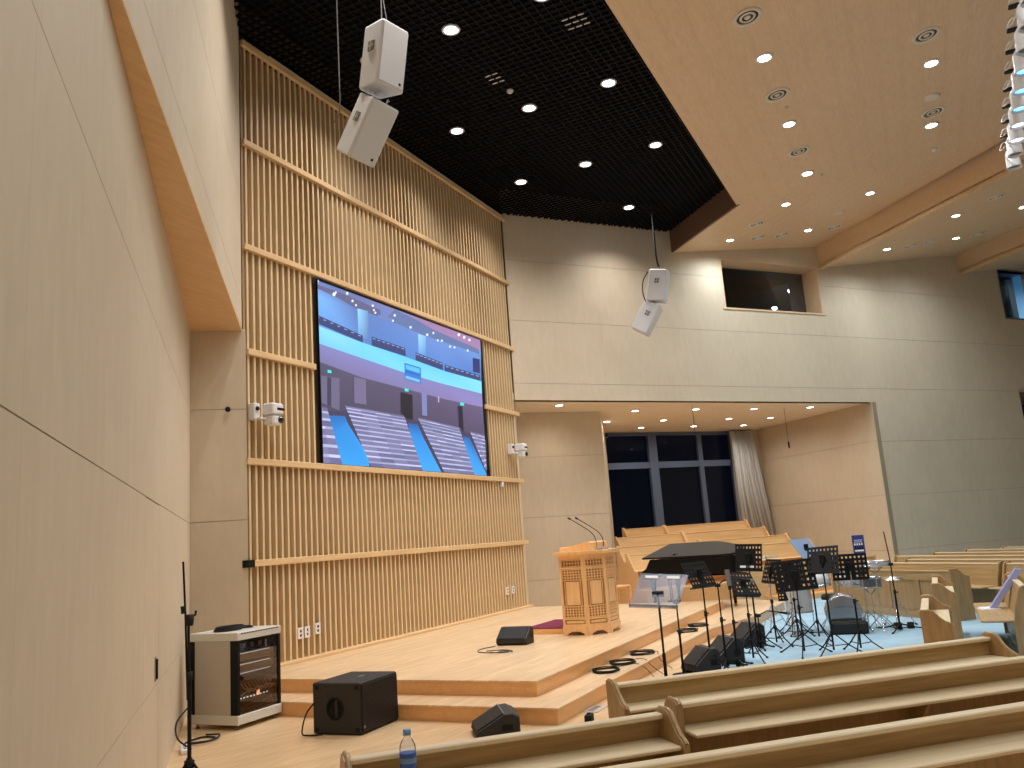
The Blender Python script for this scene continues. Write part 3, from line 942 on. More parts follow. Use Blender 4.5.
# ---------------------------------------------------------------- screen
ROWS0=99
SCREEN=[([(9.641,5.793),(10.649,5.799),(10.634,5.55),(9.64,5.549)],[(105,125,190),(110,115,165),(95,125,190),(120,180,245)]),
([(10.649,5.799),(11.906,5.801),(11.889,5.59),(10.634,5.55)],[(110,115,165),(135,130,185),(100,135,205),(95,125,190)]),
([(11.906,5.801),(13.325,5.807),(13.303,5.589),(11.889,5.59)],[(135,130,185),(160,130,180),(110,145,215),(100,135,205)]),
([(13.325,5.807),(14.92,5.821),(14.915,5.558),(13.303,5.589)],[(160,130,180),(165,125,175),(105,150,215),(110,145,215)]),
([(9.64,5.549),(10.634,5.55),(10.836,5.018),(9.661,5.074)],[(120,180,245),(95,125,190),(85,130,200),(100,160,235)]),
([(10.634,5.55),(11.889,5.59),(12.114,4.988),(10.836,5.018)],[(95,125,190),(100,135,205),(80,130,205),(85,130,200)]),
([(11.889,5.59),(13.303,5.589),(13.361,4.933),(12.114,4.988)],[(100,135,205),(110,145,215),(80,135,210),(80,130,205)]),
([(13.303,5.589),(14.915,5.558),(14.856,4.938),(13.361,4.933)],[(110,145,215),(105,150,215),(70,120,200),(80,135,210)]),
([(9.644,5.661),(10.233,5.633),(10.681,5.561),(11.362,5.558),(11.371,5.683),(10.416,5.734),(9.647,5.731)],[(95,95,135)]),
([(11.797,5.793),(14.83,5.6),(14.856,5.511),(12.677,5.504),(11.516,5.559)],[(95,115,165)]),
([(12.239,5.792),(14.06,5.805),(14.894,5.798),(14.869,5.606),(13.059,5.679)],[(160,125,170)]),
([(10.729,5.571),(11.016,5.59),(11.009,5.094),(10.724,5.099)],[(150,215,250),(110,150,210),(90,120,180),(110,170,230)]),
([(12.529,5.492),(12.785,5.498),(12.761,5.122),(12.513,5.129)],[(160,220,255),(130,180,240),(90,140,210),(110,170,230)]),
([(14.543,5.385),(14.841,5.397),(14.825,5.099),(14.528,5.091)],[(25,45,110)]),
([(9.661,5.074),(10.836,5.018),(10.82,4.752),(9.661,4.803)],[(140,220,255),(120,210,250),(115,205,250),(120,200,245)]),
([(10.836,5.018),(12.114,4.988),(12.09,4.693),(10.82,4.752)],[(120,210,250),(105,205,245),(120,215,250),(115,205,250)]),
([(12.114,4.988),(13.361,4.933),(13.334,4.675),(12.09,4.693)],[(105,205,245),(110,205,245),(125,215,250),(120,215,250)]),
([(13.361,4.933),(14.856,4.938),(14.844,4.681),(13.334,4.675)],[(110,205,245),(130,225,255),(130,220,250),(125,215,250)]),
([(9.661,4.803),(10.82,4.752),(10.8,4.43),(9.662,4.52)],[(130,130,190),(130,130,190),(125,115,165),(120,115,165)]),
([(10.82,4.752),(12.09,4.693),(12.065,4.409),(10.8,4.43)],[(130,130,190),(130,130,190),(130,120,170),(125,115,165)]),
([(12.09,4.693),(13.334,4.675),(13.303,4.386),(12.065,4.409)],[(130,130,190),(130,130,190),(135,120,175),(130,120,170)]),
([(13.334,4.675),(14.844,4.681),(14.837,4.4),(13.303,4.386)],[(130,130,190),(130,130,190),(145,130,190),(135,120,175)]),
([(9.662,4.52),(10.8,4.43),(10.749,3.612),(9.628,3.513)],[(80,75,105),(85,78,105),(70,65,90),(70,65,90)]),
([(10.8,4.43),(12.065,4.409),(12.055,3.635),(10.749,3.612)],[(85,78,105),(88,78,108),(70,65,90),(70,65,90)]),
([(12.065,4.409),(13.303,4.386),(13.22,3.6),(12.055,3.635)],[(88,78,108),(92,80,115),(70,65,90),(70,65,90)]),
([(13.303,4.386),(14.837,4.4),(14.847,3.472),(13.22,3.6)],[(92,80,115),(100,88,125),(70,65,90),(70,65,90)]),
([(9.647,5.243),(10.844,5.137),(10.836,5.018),(9.642,5.106)],[(45,60,115)]),
([(9.693,5.218),(9.759,5.221),(9.758,5.207),(9.693,5.204)],[(150,165,210)]),
([(9.854,5.204),(9.921,5.207),(9.92,5.192),(9.853,5.19)],[(150,165,210)]),
([(10.018,5.189),(10.086,5.192),(10.086,5.177),(10.017,5.175)],[(150,165,210)]),
([(10.186,5.174),(10.256,5.176),(10.255,5.162),(10.185,5.159)],[(150,165,210)]),
([(10.358,5.158),(10.429,5.161),(10.428,5.146),(10.357,5.144)],[(150,165,210)]),
([(10.533,5.142),(10.607,5.145),(10.606,5.13),(10.533,5.128)],[(150,165,210)]),
([(10.713,5.126),(10.788,5.129),(10.787,5.114),(10.712,5.111)],[(150,165,210)]),
([(11.086,5.168),(12.072,5.149),(12.088,5.002),(11.076,5.011)],[(45,60,115)]),
([(11.112,5.147),(11.191,5.15),(11.19,5.135),(11.111,5.132)],[(150,165,210)]),
([(11.246,5.144),(11.327,5.147),(11.326,5.132),(11.245,5.129)],[(150,165,210)]),
([(11.383,5.142),(11.465,5.144),(11.463,5.129),(11.382,5.126)],[(150,165,210)]),
([(11.521,5.139),(11.605,5.141),(11.604,5.126),(11.52,5.123)],[(150,165,210)]),
([(11.663,5.136),(11.747,5.138),(11.746,5.123),(11.661,5.12)],[(150,165,210)]),
([(11.806,5.133),(11.893,5.135),(11.891,5.12),(11.805,5.117)],[(150,165,210)]),
([(11.953,5.129),(12.04,5.132),(12.039,5.116),(11.951,5.114)],[(150,165,210)]),
([(12.409,5.127),(13.345,5.084),(13.33,4.939),(12.396,4.98)],[(45,60,115)]),
([(12.424,5.103),(12.517,5.106),(12.516,5.089),(12.423,5.087)],[(150,165,210)]),
([(12.552,5.097),(12.647,5.1),(12.645,5.083),(12.551,5.08)],[(150,165,210)]),
([(12.682,5.091),(12.778,5.094),(12.776,5.077),(12.681,5.074)],[(150,165,210)]),
([(12.814,5.084),(12.911,5.087),(12.91,5.07),(12.813,5.068)],[(150,165,210)]),
([(12.948,5.078),(13.047,5.081),(13.045,5.064),(12.946,5.061)],[(150,165,210)]),
([(13.084,5.071),(13.184,5.074),(13.183,5.057),(13.082,5.054)],[(150,165,210)]),
([(13.222,5.065),(13.324,5.068),(13.322,5.05),(13.22,5.048)],[(150,165,210)]),
([(13.407,5.059),(14.797,5.058),(14.804,4.942),(13.393,4.931)],[(45,60,115)]),
([(13.445,5.037),(13.55,5.04),(13.548,5.022),(13.443,5.02)],[(150,165,210)]),
([(13.632,5.037),(13.739,5.039),(13.737,5.022),(13.63,5.019)],[(150,165,210)]),
([(13.823,5.036),(13.932,5.039),(13.93,5.021),(13.821,5.019)],[(150,165,210)]),
([(14.018,5.036),(14.129,5.039),(14.127,5.021),(14.016,5.018)],[(150,165,210)]),
([(14.217,5.036),(14.331,5.038),(14.328,5.02),(14.215,5.017)],[(150,165,210)]),
([(14.42,5.035),(14.537,5.038),(14.534,5.019),(14.418,5.017)],[(150,165,210)]),
([(14.628,5.035),(14.747,5.038),(14.745,5.019),(14.626,5.016)],[(150,165,210)]),
([(9.768,5.789),(9.748,5.758),(9.711,5.749),(9.693,5.77),(9.713,5.801),(9.75,5.811)],[(225,240,255)]),
([(10.17,5.676),(10.146,5.64),(10.102,5.63),(10.082,5.655),(10.105,5.69),(10.149,5.7)],[(225,240,255)]),
([(10.198,5.711),(10.183,5.69),(10.157,5.683),(10.145,5.698),(10.159,5.72),(10.185,5.726)],[(225,240,255)]),
([(10.5,5.769),(10.48,5.74),(10.443,5.731),(10.426,5.751),(10.446,5.78),(10.483,5.789)],[(225,240,255)]),
([(10.628,5.672),(10.61,5.647),(10.577,5.639),(10.562,5.657),(10.58,5.683),(10.612,5.69)],[(225,240,255)]),
([(10.713,5.621),(10.698,5.599),(10.669,5.593),(10.656,5.608),(10.671,5.63),(10.7,5.636)],[(225,240,255)]),
([(11.182,5.718),(11.163,5.691),(11.128,5.683),(11.112,5.702),(11.131,5.728),(11.166,5.736)],[(225,240,255)]),
([(11.207,5.647),(11.191,5.624),(11.161,5.618),(11.147,5.634),(11.163,5.656),(11.193,5.663)],[(225,240,255)]),
([(11.245,5.609),(11.228,5.587),(11.198,5.58),(11.184,5.596),(11.2,5.619),(11.231,5.625)],[(225,240,255)]),
([(11.827,5.688),(11.806,5.66),(11.768,5.652),(11.751,5.672),(11.771,5.699),(11.81,5.707)],[(225,240,255)]),
([(11.759,5.579),(11.742,5.555),(11.709,5.549),(11.695,5.565),(11.712,5.589),(11.745,5.595)],[(225,240,255)]),
([(12.316,5.571),(12.294,5.543),(12.253,5.535),(12.235,5.555),(12.258,5.583),(12.298,5.591)],[(225,240,255)]),
([(12.873,5.541),(12.849,5.512),(12.806,5.504),(12.787,5.525),(12.811,5.554),(12.854,5.562)],[(225,240,255)]),
([(13.091,5.617),(13.069,5.592),(13.031,5.584),(13.015,5.602),(13.036,5.627),(13.074,5.635)],[(225,240,255)]),
([(13.236,5.501),(13.215,5.476),(13.176,5.469),(13.159,5.487),(13.18,5.512),(13.219,5.519)],[(225,240,255)]),
([(13.385,5.522),(13.363,5.497),(13.324,5.489),(13.307,5.508),(13.329,5.533),(13.368,5.54)],[(225,240,255)]),
([(13.687,5.459),(13.664,5.433),(13.623,5.426),(13.605,5.444),(13.628,5.47),(13.669,5.477)],[(225,240,255)]),
([(13.857,5.475),(13.833,5.449),(13.792,5.442),(13.774,5.46),(13.797,5.486),(13.838,5.494)],[(225,240,255)]),
([(14.077,5.772),(14.045,5.736),(13.988,5.725),(13.963,5.75),(13.995,5.786),(14.052,5.797)],[(225,240,255)]),
([(14.286,5.758),(14.253,5.722),(14.196,5.711),(14.17,5.736),(14.203,5.772),(14.261,5.783)],[(225,240,255)]),
([(14.493,5.742),(14.464,5.71),(14.412,5.7),(14.389,5.723),(14.418,5.755),(14.47,5.764)],[(225,240,255)]),
([(14.384,5.503),(14.359,5.476),(14.315,5.469),(14.296,5.488),(14.321,5.515),(14.365,5.523)],[(225,240,255)]),
([(11.263,5.582),(11.729,5.604),(11.671,5.535),(11.31,5.531)],[(115,130,180)]),
([(12.022,4.872),(12.547,4.865),(12.531,4.566),(12.009,4.582)],[(40,120,210)]),
([(12.058,4.846),(12.51,4.84),(12.502,4.755),(12.052,4.769)],[(90,190,245)]),
([(12.049,4.734),(12.499,4.722),(12.498,4.709),(12.048,4.722)],[(25,60,150)]),
([(12.042,4.649),(12.492,4.637),(12.487,4.585),(12.037,4.598)],[(120,190,240)]),
([(9.709,4.312),(10.189,4.333),(10.163,3.825),(9.692,3.898)],[(105,100,130)]),
([(9.893,4.312),(9.988,4.315),(9.967,3.863),(9.873,3.879)],[(60,55,85)]),
([(10.559,4.408),(10.869,4.41),(10.857,3.997),(10.544,3.989)],[(115,105,140)]),
([(12.529,4.42),(12.705,4.42),(12.677,3.998),(12.513,3.994)],[(120,130,185)]),
([(11.853,4.333),(12.225,4.327),(12.204,3.833),(11.991,3.843),(11.835,3.98)],[(18,15,35)]),
([(13.804,4.314),(13.988,4.318),(13.975,3.81),(13.805,3.915)],[(20,18,40)]),
([(9.906,4.425),(9.998,4.428),(9.996,4.384),(9.904,4.379)],[(60,230,215)]),
([(11.99,4.416),(12.11,4.419),(12.106,4.369),(11.985,4.363)],[(60,230,215)]),
([(13.908,4.392),(14.059,4.395),(14.052,4.339),(13.901,4.332)],[(60,230,215)]),
([(13.086,4.408),(13.129,4.407),(13.118,4.296),(13.081,4.295)],[(190,180,210)]),
([(9.647,3.788),(10.27,3.815),(11.967,3.887),(13.831,3.849),(14.881,3.725),(14.804,2.997),(12.219,3.0),(9.622,2.992)],[(62,58,85)]),
([(9.886,3.726),(10.288,3.756),(10.369,3.633),(10.861,3.171),(10.873,2.999),(10.192,2.991),(9.998,3.465)],[(30,110,190),(30,110,190),(40,140,220),(60,165,240),(50,160,240),(50,160,240),(40,140,220)]),
([(12.043,3.817),(12.348,3.815),(12.5,3.609),(13.063,3.001),(12.444,3.003),(12.079,3.606)],[(30,90,170),(30,90,170),(40,140,225),(60,165,245),(60,165,245),(40,140,220)]),
([(13.94,3.739),(14.193,3.725),(14.796,3.046),(14.804,2.997),(14.312,3.0),(13.969,3.588)],[(30,90,170),(30,90,170),(60,160,240),(60,160,240),(60,165,245),(40,140,220)]),
([(9.658,3.855),(9.758,3.856),(9.762,3.833),(9.657,3.832)],[(90,80,100)]),
([(9.657,3.832),(9.762,3.833),(9.771,3.78),(9.655,3.778)],[(120,120,162)]),
([(9.758,3.856),(9.859,3.857),(9.868,3.834),(9.762,3.833)],[(90,80,100)]),
([(9.762,3.833),(9.868,3.834),(9.888,3.781),(9.771,3.78)],[(106,106,148)]),
([(9.655,3.778),(9.771,3.78),(9.776,3.748),(9.654,3.747)],[(170,173,211)]),
([(9.654,3.747),(9.776,3.748),(9.789,3.675),(9.652,3.673)],[(121,121,163)]),
([(9.771,3.78),(9.888,3.781),(9.9,3.75),(9.776,3.748)],[(177,180,218)]),
([(9.776,3.748),(9.9,3.75),(9.928,3.677),(9.789,3.675)],[(122,122,164)]),
([(9.652,3.673),(9.789,3.675),(9.795,3.639),(9.651,3.637)],[(184,187,225)]),
([(9.651,3.637),(9.795,3.639),(9.809,3.556),(9.648,3.553)],[(104,104,146)]),
([(9.789,3.675),(9.928,3.677),(9.942,3.642),(9.795,3.639)],[(185,188,226)]),
([(9.795,3.639),(9.942,3.642),(9.974,3.559),(9.809,3.556)],[(102,102,144)]),
([(9.648,3.553),(9.809,3.556),(9.816,3.517),(9.647,3.514)],[(200,203,241)]),
([(9.647,3.514),(9.816,3.517),(9.831,3.426),(9.644,3.423)],[(117,117,159)]),
([(9.809,3.556),(9.974,3.559),(9.989,3.52),(9.816,3.517)],[(163,166,204)]),
([(9.816,3.517),(9.989,3.52),(10.024,3.429),(9.831,3.426)],[(119,119,161)]),
([(9.644,3.423),(9.831,3.426),(9.838,3.385),(9.642,3.382)],[(161,164,202)]),
([(9.642,3.382),(9.838,3.385),(9.855,3.288),(9.639,3.286)],[(108,108,150)]),
([(9.831,3.426),(10.024,3.429),(10.04,3.388),(9.838,3.385)],[(192,195,233)]),
([(9.838,3.385),(10.04,3.388),(10.077,3.291),(9.855,3.288)],[(117,117,159)]),
([(9.639,3.286),(9.855,3.288),(9.862,3.245),(9.638,3.242)],[(181,184,222)]),
([(9.638,3.242),(9.862,3.245),(9.879,3.143),(9.634,3.142)],[(128,128,170)]),
([(9.855,3.288),(10.077,3.291),(10.094,3.247),(9.862,3.245)],[(182,185,223)]),
([(9.862,3.245),(10.094,3.247),(10.133,3.144),(9.879,3.143)],[(117,117,159)]),
([(9.634,3.142),(9.879,3.143),(9.887,3.098),(9.633,3.097)],[(172,175,213)]),
([(9.633,3.097),(9.887,3.098),(9.905,2.992),(9.629,2.993)],[(122,122,164)]),
([(9.879,3.143),(10.133,3.144),(10.151,3.099),(9.887,3.098)],[(202,205,243)]),
([(9.887,3.098),(10.151,3.099),(10.192,2.991),(9.905,2.992)],[(106,106,148)]),
([(10.297,3.928),(10.673,3.929),(10.68,3.918),(10.305,3.917)],[(90,80,100)]),
([(10.305,3.917),(10.68,3.918),(10.697,3.893),(10.322,3.891)],[(122,122,164)]),
([(10.673,3.929),(11.069,3.931),(11.076,3.92),(10.68,3.918)],[(90,80,100)]),
([(10.68,3.918),(11.076,3.92),(11.092,3.894),(10.697,3.893)],[(129,129,171)]),
([(11.069,3.931),(11.487,3.933),(11.494,3.922),(11.076,3.92)],[(90,80,100)]),
([(11.076,3.92),(11.494,3.922),(11.509,3.896),(11.092,3.894)],[(114,114,156)]),
([(11.487,3.933),(11.928,3.935),(11.934,3.924),(11.494,3.922)],[(90,80,100)]),
([(11.494,3.922),(11.934,3.924),(11.949,3.898),(11.509,3.896)],[(102,102,144)]),
([(10.322,3.891),(10.697,3.893),(10.707,3.877),(10.332,3.876)],[(189,192,230)]),
([(10.332,3.876),(10.707,3.877),(10.73,3.842),(10.356,3.841)],[(126,126,168)]),
([(10.697,3.893),(11.092,3.894),(11.102,3.879),(10.707,3.877)],[(151,154,192)]),
([(10.707,3.877),(11.102,3.879),(11.123,3.843),(10.73,3.842)],[(107,107,149)]),
([(11.092,3.894),(11.509,3.896),(11.518,3.881),(11.102,3.879)],[(195,198,236)]),
([(11.102,3.879),(11.518,3.881),(11.539,3.845),(11.123,3.843)],[(120,120,162)]),
([(11.509,3.896),(11.949,3.898),(11.957,3.882),(11.518,3.881)],[(149,152,190)]),
([(11.518,3.881),(11.957,3.882),(11.977,3.847),(11.539,3.845)],[(111,111,153)]),
([(10.356,3.841),(10.73,3.842),(10.741,3.825),(10.367,3.823)],[(196,199,237)]),
([(10.367,3.823),(10.741,3.825),(10.767,3.784),(10.394,3.783)],[(102,102,144)]),
([(10.73,3.842),(11.123,3.843),(11.134,3.826),(10.741,3.825)],[(199,202,240)]),
([(10.741,3.825),(11.134,3.826),(11.159,3.785),(10.767,3.784)],[(129,129,171)]),
([(11.123,3.843),(11.539,3.845),(11.549,3.828),(11.134,3.826)],[(164,167,205)]),
([(11.134,3.826),(11.549,3.828),(11.573,3.787),(11.159,3.785)],[(117,117,159)]),
([(11.539,3.845),(11.977,3.847),(11.987,3.829),(11.549,3.828)],[(185,188,226)]),
([(11.549,3.828),(11.987,3.829),(12.009,3.788),(11.573,3.787)],[(125,125,167)]),
([(10.394,3.783),(10.767,3.784),(10.78,3.765),(10.407,3.764)],[(203,206,244)]),
([(10.407,3.764),(10.78,3.765),(10.808,3.721),(10.437,3.72)],[(114,114,156)]),
([(10.767,3.784),(11.159,3.785),(11.171,3.766),(10.78,3.765)],[(192,195,233)]),
([(10.78,3.765),(11.171,3.766),(11.199,3.722),(10.808,3.721)],[(127,127,169)]),
([(11.159,3.785),(11.573,3.787),(11.584,3.768),(11.171,3.766)],[(174,177,215)]),
([(11.171,3.766),(11.584,3.768),(11.61,3.723),(11.199,3.722)],[(114,114,156)]),
([(11.573,3.787),(12.009,3.788),(12.02,3.769),(11.584,3.768)],[(193,196,234)]),
([(11.584,3.768),(12.02,3.769),(12.044,3.725),(11.61,3.723)],[(127,127,169)]),
([(10.437,3.72),(10.808,3.721),(10.821,3.701),(10.45,3.7)],[(183,186,224)]),
([(10.45,3.7),(10.821,3.701),(10.852,3.653),(10.482,3.653)],[(116,116,158)]),
([(10.808,3.721),(11.199,3.722),(11.211,3.702),(10.821,3.701)],[(155,158,196)]),
([(10.821,3.701),(11.211,3.702),(11.241,3.654),(10.852,3.653)],[(130,130,172)]),
([(11.199,3.722),(11.61,3.723),(11.622,3.703),(11.211,3.702)],[(170,173,211)]),
([(11.211,3.702),(11.622,3.703),(11.65,3.656),(11.241,3.654)],[(105,105,147)]),
([(11.61,3.723),(12.044,3.725),(12.055,3.704),(11.622,3.703)],[(149,152,190)]),
([(11.622,3.703),(12.055,3.704),(12.082,3.657),(11.65,3.656)],[(106,106,148)]),
([(10.482,3.653),(10.852,3.653),(10.865,3.632),(10.496,3.631)],[(178,181,219)]),
([(10.496,3.631),(10.865,3.632),(10.898,3.582),(10.53,3.581)],[(108,108,150)]),
([(10.852,3.653),(11.241,3.654),(11.254,3.633),(10.865,3.632)],[(163,166,204)]),
([(10.865,3.632),(11.254,3.633),(11.285,3.583),(10.898,3.582)],[(123,123,165)]),
([(11.241,3.654),(11.65,3.656),(11.663,3.634),(11.254,3.633)],[(174,177,215)]),
([(11.254,3.633),(11.663,3.634),(11.692,3.584),(11.285,3.583)],[(126,126,168)]),
([(11.65,3.656),(12.082,3.657),(12.094,3.635),(11.663,3.634)],[(187,190,228)]),
([(11.663,3.634),(12.094,3.635),(12.122,3.585),(11.692,3.584)],[(129,129,171)]),
([(10.53,3.581),(10.898,3.582),(10.912,3.56),(10.545,3.559)],[(166,169,207)]),
([(10.545,3.559),(10.912,3.56),(10.946,3.508),(10.58,3.507)],[(115,115,157)]),
([(10.898,3.582),(11.285,3.583),(11.299,3.56),(10.912,3.56)],[(179,182,220)]),
([(10.912,3.56),(11.299,3.56),(11.331,3.508),(10.946,3.508)],[(128,128,170)]),
([(11.285,3.583),(11.692,3.584),(11.706,3.561),(11.299,3.56)],[(171,174,212)]),
([(11.299,3.56),(11.706,3.561),(11.736,3.509),(11.331,3.508)],[(120,120,162)]),
([(11.692,3.584),(12.122,3.585),(12.134,3.562),(11.706,3.561)],[(169,172,210)]),
([(11.706,3.561),(12.134,3.562),(12.163,3.51),(11.736,3.509)],[(119,119,161)]),
([(10.58,3.507),(10.946,3.508),(10.961,3.484),(10.596,3.484)],[(184,187,225)]),
([(10.596,3.484),(10.961,3.484),(10.997,3.43),(10.632,3.429)],[(115,115,157)]),
([(10.946,3.508),(11.331,3.508),(11.345,3.485),(10.961,3.484)],[(184,187,225)]),
([(10.961,3.484),(11.345,3.485),(11.379,3.43),(10.997,3.43)],[(109,109,151)]),
([(11.331,3.508),(11.736,3.509),(11.75,3.486),(11.345,3.485)],[(168,171,209)]),
([(11.345,3.485),(11.75,3.486),(11.782,3.431),(11.379,3.43)],[(123,123,165)]),
([(11.736,3.509),(12.163,3.51),(12.176,3.486),(11.75,3.486)],[(148,151,189)]),
([(11.75,3.486),(12.176,3.486),(12.207,3.432),(11.782,3.431)],[(129,129,171)]),
([(10.632,3.429),(10.997,3.43),(11.012,3.406),(10.648,3.405)],[(164,167,205)]),
([(10.648,3.405),(11.012,3.406),(11.048,3.349),(10.686,3.349)],[(121,121,163)]),
([(10.997,3.43),(11.379,3.43),(11.395,3.406),(11.012,3.406)],[(189,192,230)]),
([(11.012,3.406),(11.395,3.406),(11.43,3.35),(11.048,3.349)],[(124,124,166)]),
([(11.379,3.43),(11.782,3.431),(11.796,3.407),(11.395,3.406)],[(157,160,198)]),
([(11.395,3.406),(11.796,3.407),(11.83,3.35),(11.43,3.35)],[(124,124,166)]),
([(11.782,3.431),(12.207,3.432),(12.22,3.408),(11.796,3.407)],[(202,205,243)]),
([(11.796,3.407),(12.22,3.408),(12.251,3.351),(11.83,3.35)],[(112,112,154)]),
([(10.686,3.349),(11.048,3.349),(11.065,3.324),(10.703,3.324)],[(181,184,222)]),
([(10.703,3.324),(11.065,3.324),(11.102,3.266),(10.742,3.265)],[(130,130,172)]),
([(11.048,3.349),(11.43,3.35),(11.445,3.325),(11.065,3.324)],[(183,186,224)]),
([(11.065,3.324),(11.445,3.325),(11.481,3.266),(11.102,3.266)],[(120,120,162)]),
([(11.43,3.35),(11.83,3.35),(11.844,3.325),(11.445,3.325)],[(153,156,194)]),
([(11.445,3.325),(11.844,3.325),(11.879,3.267),(11.481,3.266)],[(124,124,166)]),
([(11.83,3.35),(12.251,3.351),(12.265,3.326),(11.844,3.325)],[(188,191,229)]),
([(11.844,3.325),(12.265,3.326),(12.297,3.268),(11.879,3.267)],[(108,108,150)]),
([(10.742,3.265),(11.102,3.266),(11.119,3.24),(10.759,3.24)],[(187,190,228)]),
([(10.759,3.24),(11.119,3.24),(11.158,3.18),(10.799,3.18)],[(128,128,170)]),
([(11.102,3.266),(11.481,3.266),(11.497,3.241),(11.119,3.24)],[(183,186,224)]),
([(11.119,3.24),(11.497,3.241),(11.534,3.181),(11.158,3.18)],[(110,110,152)]),
([(11.481,3.266),(11.879,3.267),(11.894,3.241),(11.497,3.241)],[(165,168,206)]),
([(11.497,3.241),(11.894,3.241),(11.929,3.181),(11.534,3.181)],[(105,105,147)]),
([(11.879,3.267),(12.297,3.268),(12.312,3.242),(11.894,3.241)],[(151,154,192)]),
([(11.894,3.241),(12.312,3.242),(12.345,3.182),(11.929,3.181)],[(117,117,159)]),
([(10.799,3.18),(11.158,3.18),(11.175,3.154),(10.817,3.153)],[(201,204,242)]),
([(10.817,3.153),(11.175,3.154),(11.215,3.092),(10.859,3.091)],[(122,122,164)]),
([(11.158,3.18),(11.534,3.181),(11.55,3.154),(11.175,3.154)],[(177,180,218)]),
([(11.175,3.154),(11.55,3.154),(11.589,3.093),(11.215,3.092)],[(104,104,146)]),
([(11.534,3.181),(11.929,3.181),(11.945,3.155),(11.55,3.154)],[(169,172,210)]),
([(11.55,3.154),(11.945,3.155),(11.981,3.093),(11.589,3.093)],[(127,127,169)]),
([(11.929,3.181),(12.345,3.182),(12.36,3.155),(11.945,3.155)],[(151,154,192)]),
([(11.945,3.155),(12.36,3.155),(12.394,3.094),(11.981,3.093)],[(115,115,157)]),
([(10.859,3.091),(11.215,3.092),(11.233,3.065),(10.877,3.065)],[(156,159,197)]),
([(10.877,3.065),(11.233,3.065),(11.274,3.002),(10.92,3.001)],[(102,102,144)]),
([(11.215,3.092),(11.589,3.093),(11.605,3.066),(11.233,3.065)],[(165,168,206)]),
([(11.233,3.065),(11.605,3.066),(11.645,3.002),(11.274,3.002)],[(115,115,157)]),
([(11.589,3.093),(11.981,3.093),(11.997,3.066),(11.605,3.066)],[(196,199,237)]),
([(11.605,3.066),(11.997,3.066),(12.034,3.003),(11.645,3.002)],[(115,115,157)]),
([(11.981,3.093),(12.394,3.094),(12.409,3.067),(11.997,3.066)],[(202,205,243)]),
([(11.997,3.066),(12.409,3.067),(12.444,3.003),(12.034,3.003)],[(105,105,147)]),
([(12.349,3.946),(12.69,3.935),(12.699,3.924),(12.358,3.935)],[(90,80,100)]),
([(12.358,3.935),(12.699,3.924),(12.719,3.898),(12.38,3.909)],[(121,121,163)]),
([(12.69,3.935),(13.046,3.923),(13.054,3.912),(12.699,3.924)],[(90,80,100)]),
([(12.699,3.924),(13.054,3.912),(13.072,3.887),(12.719,3.898)],[(126,126,168)]),
([(13.046,3.923),(13.417,3.911),(13.423,3.9),(13.054,3.912)],[(90,80,100)]),
([(13.054,3.912),(13.423,3.9),(13.44,3.875),(13.072,3.887)],[(114,114,156)]),
([(13.417,3.911),(13.803,3.898),(13.809,3.887),(13.423,3.9)],[(90,80,100)]),
([(13.423,3.9),(13.809,3.887),(13.823,3.862),(13.44,3.875)],[(120,120,162)]),
([(12.38,3.909),(12.719,3.898),(12.732,3.883),(12.394,3.894)],[(168,171,209)]),
([(12.394,3.894),(12.732,3.883),(12.76,3.847),(12.425,3.858)],[(119,119,161)]),
([(12.719,3.898),(13.072,3.887),(13.083,3.871),(12.732,3.883)],[(203,206,244)]),
([(12.732,3.883),(13.083,3.871),(13.109,3.836),(12.76,3.847)],[(110,110,152)]),
([(13.072,3.887),(13.44,3.875),(13.45,3.86),(13.083,3.871)],[(179,182,220)]),
([(13.083,3.871),(13.45,3.86),(13.473,3.825),(13.109,3.836)],[(109,109,151)]),
([(13.44,3.875),(13.823,3.862),(13.832,3.847),(13.45,3.86)],[(149,152,190)]),
([(13.45,3.86),(13.832,3.847),(13.852,3.813),(13.473,3.825)],[(111,111,153)]),
([(12.425,3.858),(12.76,3.847),(12.774,3.83),(12.44,3.841)],[(147,150,188)]),
([(12.44,3.841),(12.774,3.83),(12.807,3.789),(12.475,3.8)],[(104,104,146)]),
([(12.76,3.847),(13.109,3.836),(13.122,3.819),(12.774,3.83)],[(153,156,194)]),
([(12.774,3.83),(13.122,3.819),(13.151,3.779),(12.807,3.789)],[(121,121,163)]),
([(13.109,3.836),(13.473,3.825),(13.484,3.808),(13.122,3.819)],[(181,184,222)]),
([(13.122,3.819),(13.484,3.808),(13.51,3.768),(13.151,3.779)],[(103,103,145)]),
([(13.473,3.825),(13.852,3.813),(13.861,3.796),(13.484,3.808)],[(159,162,200)]),
([(13.484,3.808),(13.861,3.796),(13.883,3.756),(13.51,3.768)],[(115,115,157)]),
([(12.475,3.8),(12.807,3.789),(12.822,3.771),(12.492,3.781)],[(165,168,206)]),
([(12.492,3.781),(12.822,3.771),(12.858,3.726),(12.531,3.736)],[(121,121,163)]),
([(12.807,3.789),(13.151,3.779),(13.165,3.76),(12.822,3.771)],[(163,166,204)]),
([(12.822,3.771),(13.165,3.76),(13.197,3.716),(12.858,3.726)],[(106,106,148)]),
([(13.151,3.779),(13.51,3.768),(13.522,3.749),(13.165,3.76)],[(191,194,232)]),
([(13.165,3.76),(13.522,3.749),(13.55,3.706),(13.197,3.716)],[(103,103,145)]),
([(13.51,3.768),(13.883,3.756),(13.894,3.738),(13.522,3.749)],[(202,205,243)]),
([(13.522,3.749),(13.894,3.738),(13.918,3.695),(13.55,3.706)],[(112,112,154)]),
([(12.531,3.736),(12.858,3.726),(12.874,3.706),(12.549,3.715)],[(167,170,208)]),
([(12.549,3.715),(12.874,3.706),(12.912,3.658),(12.59,3.667)],[(113,113,155)]),
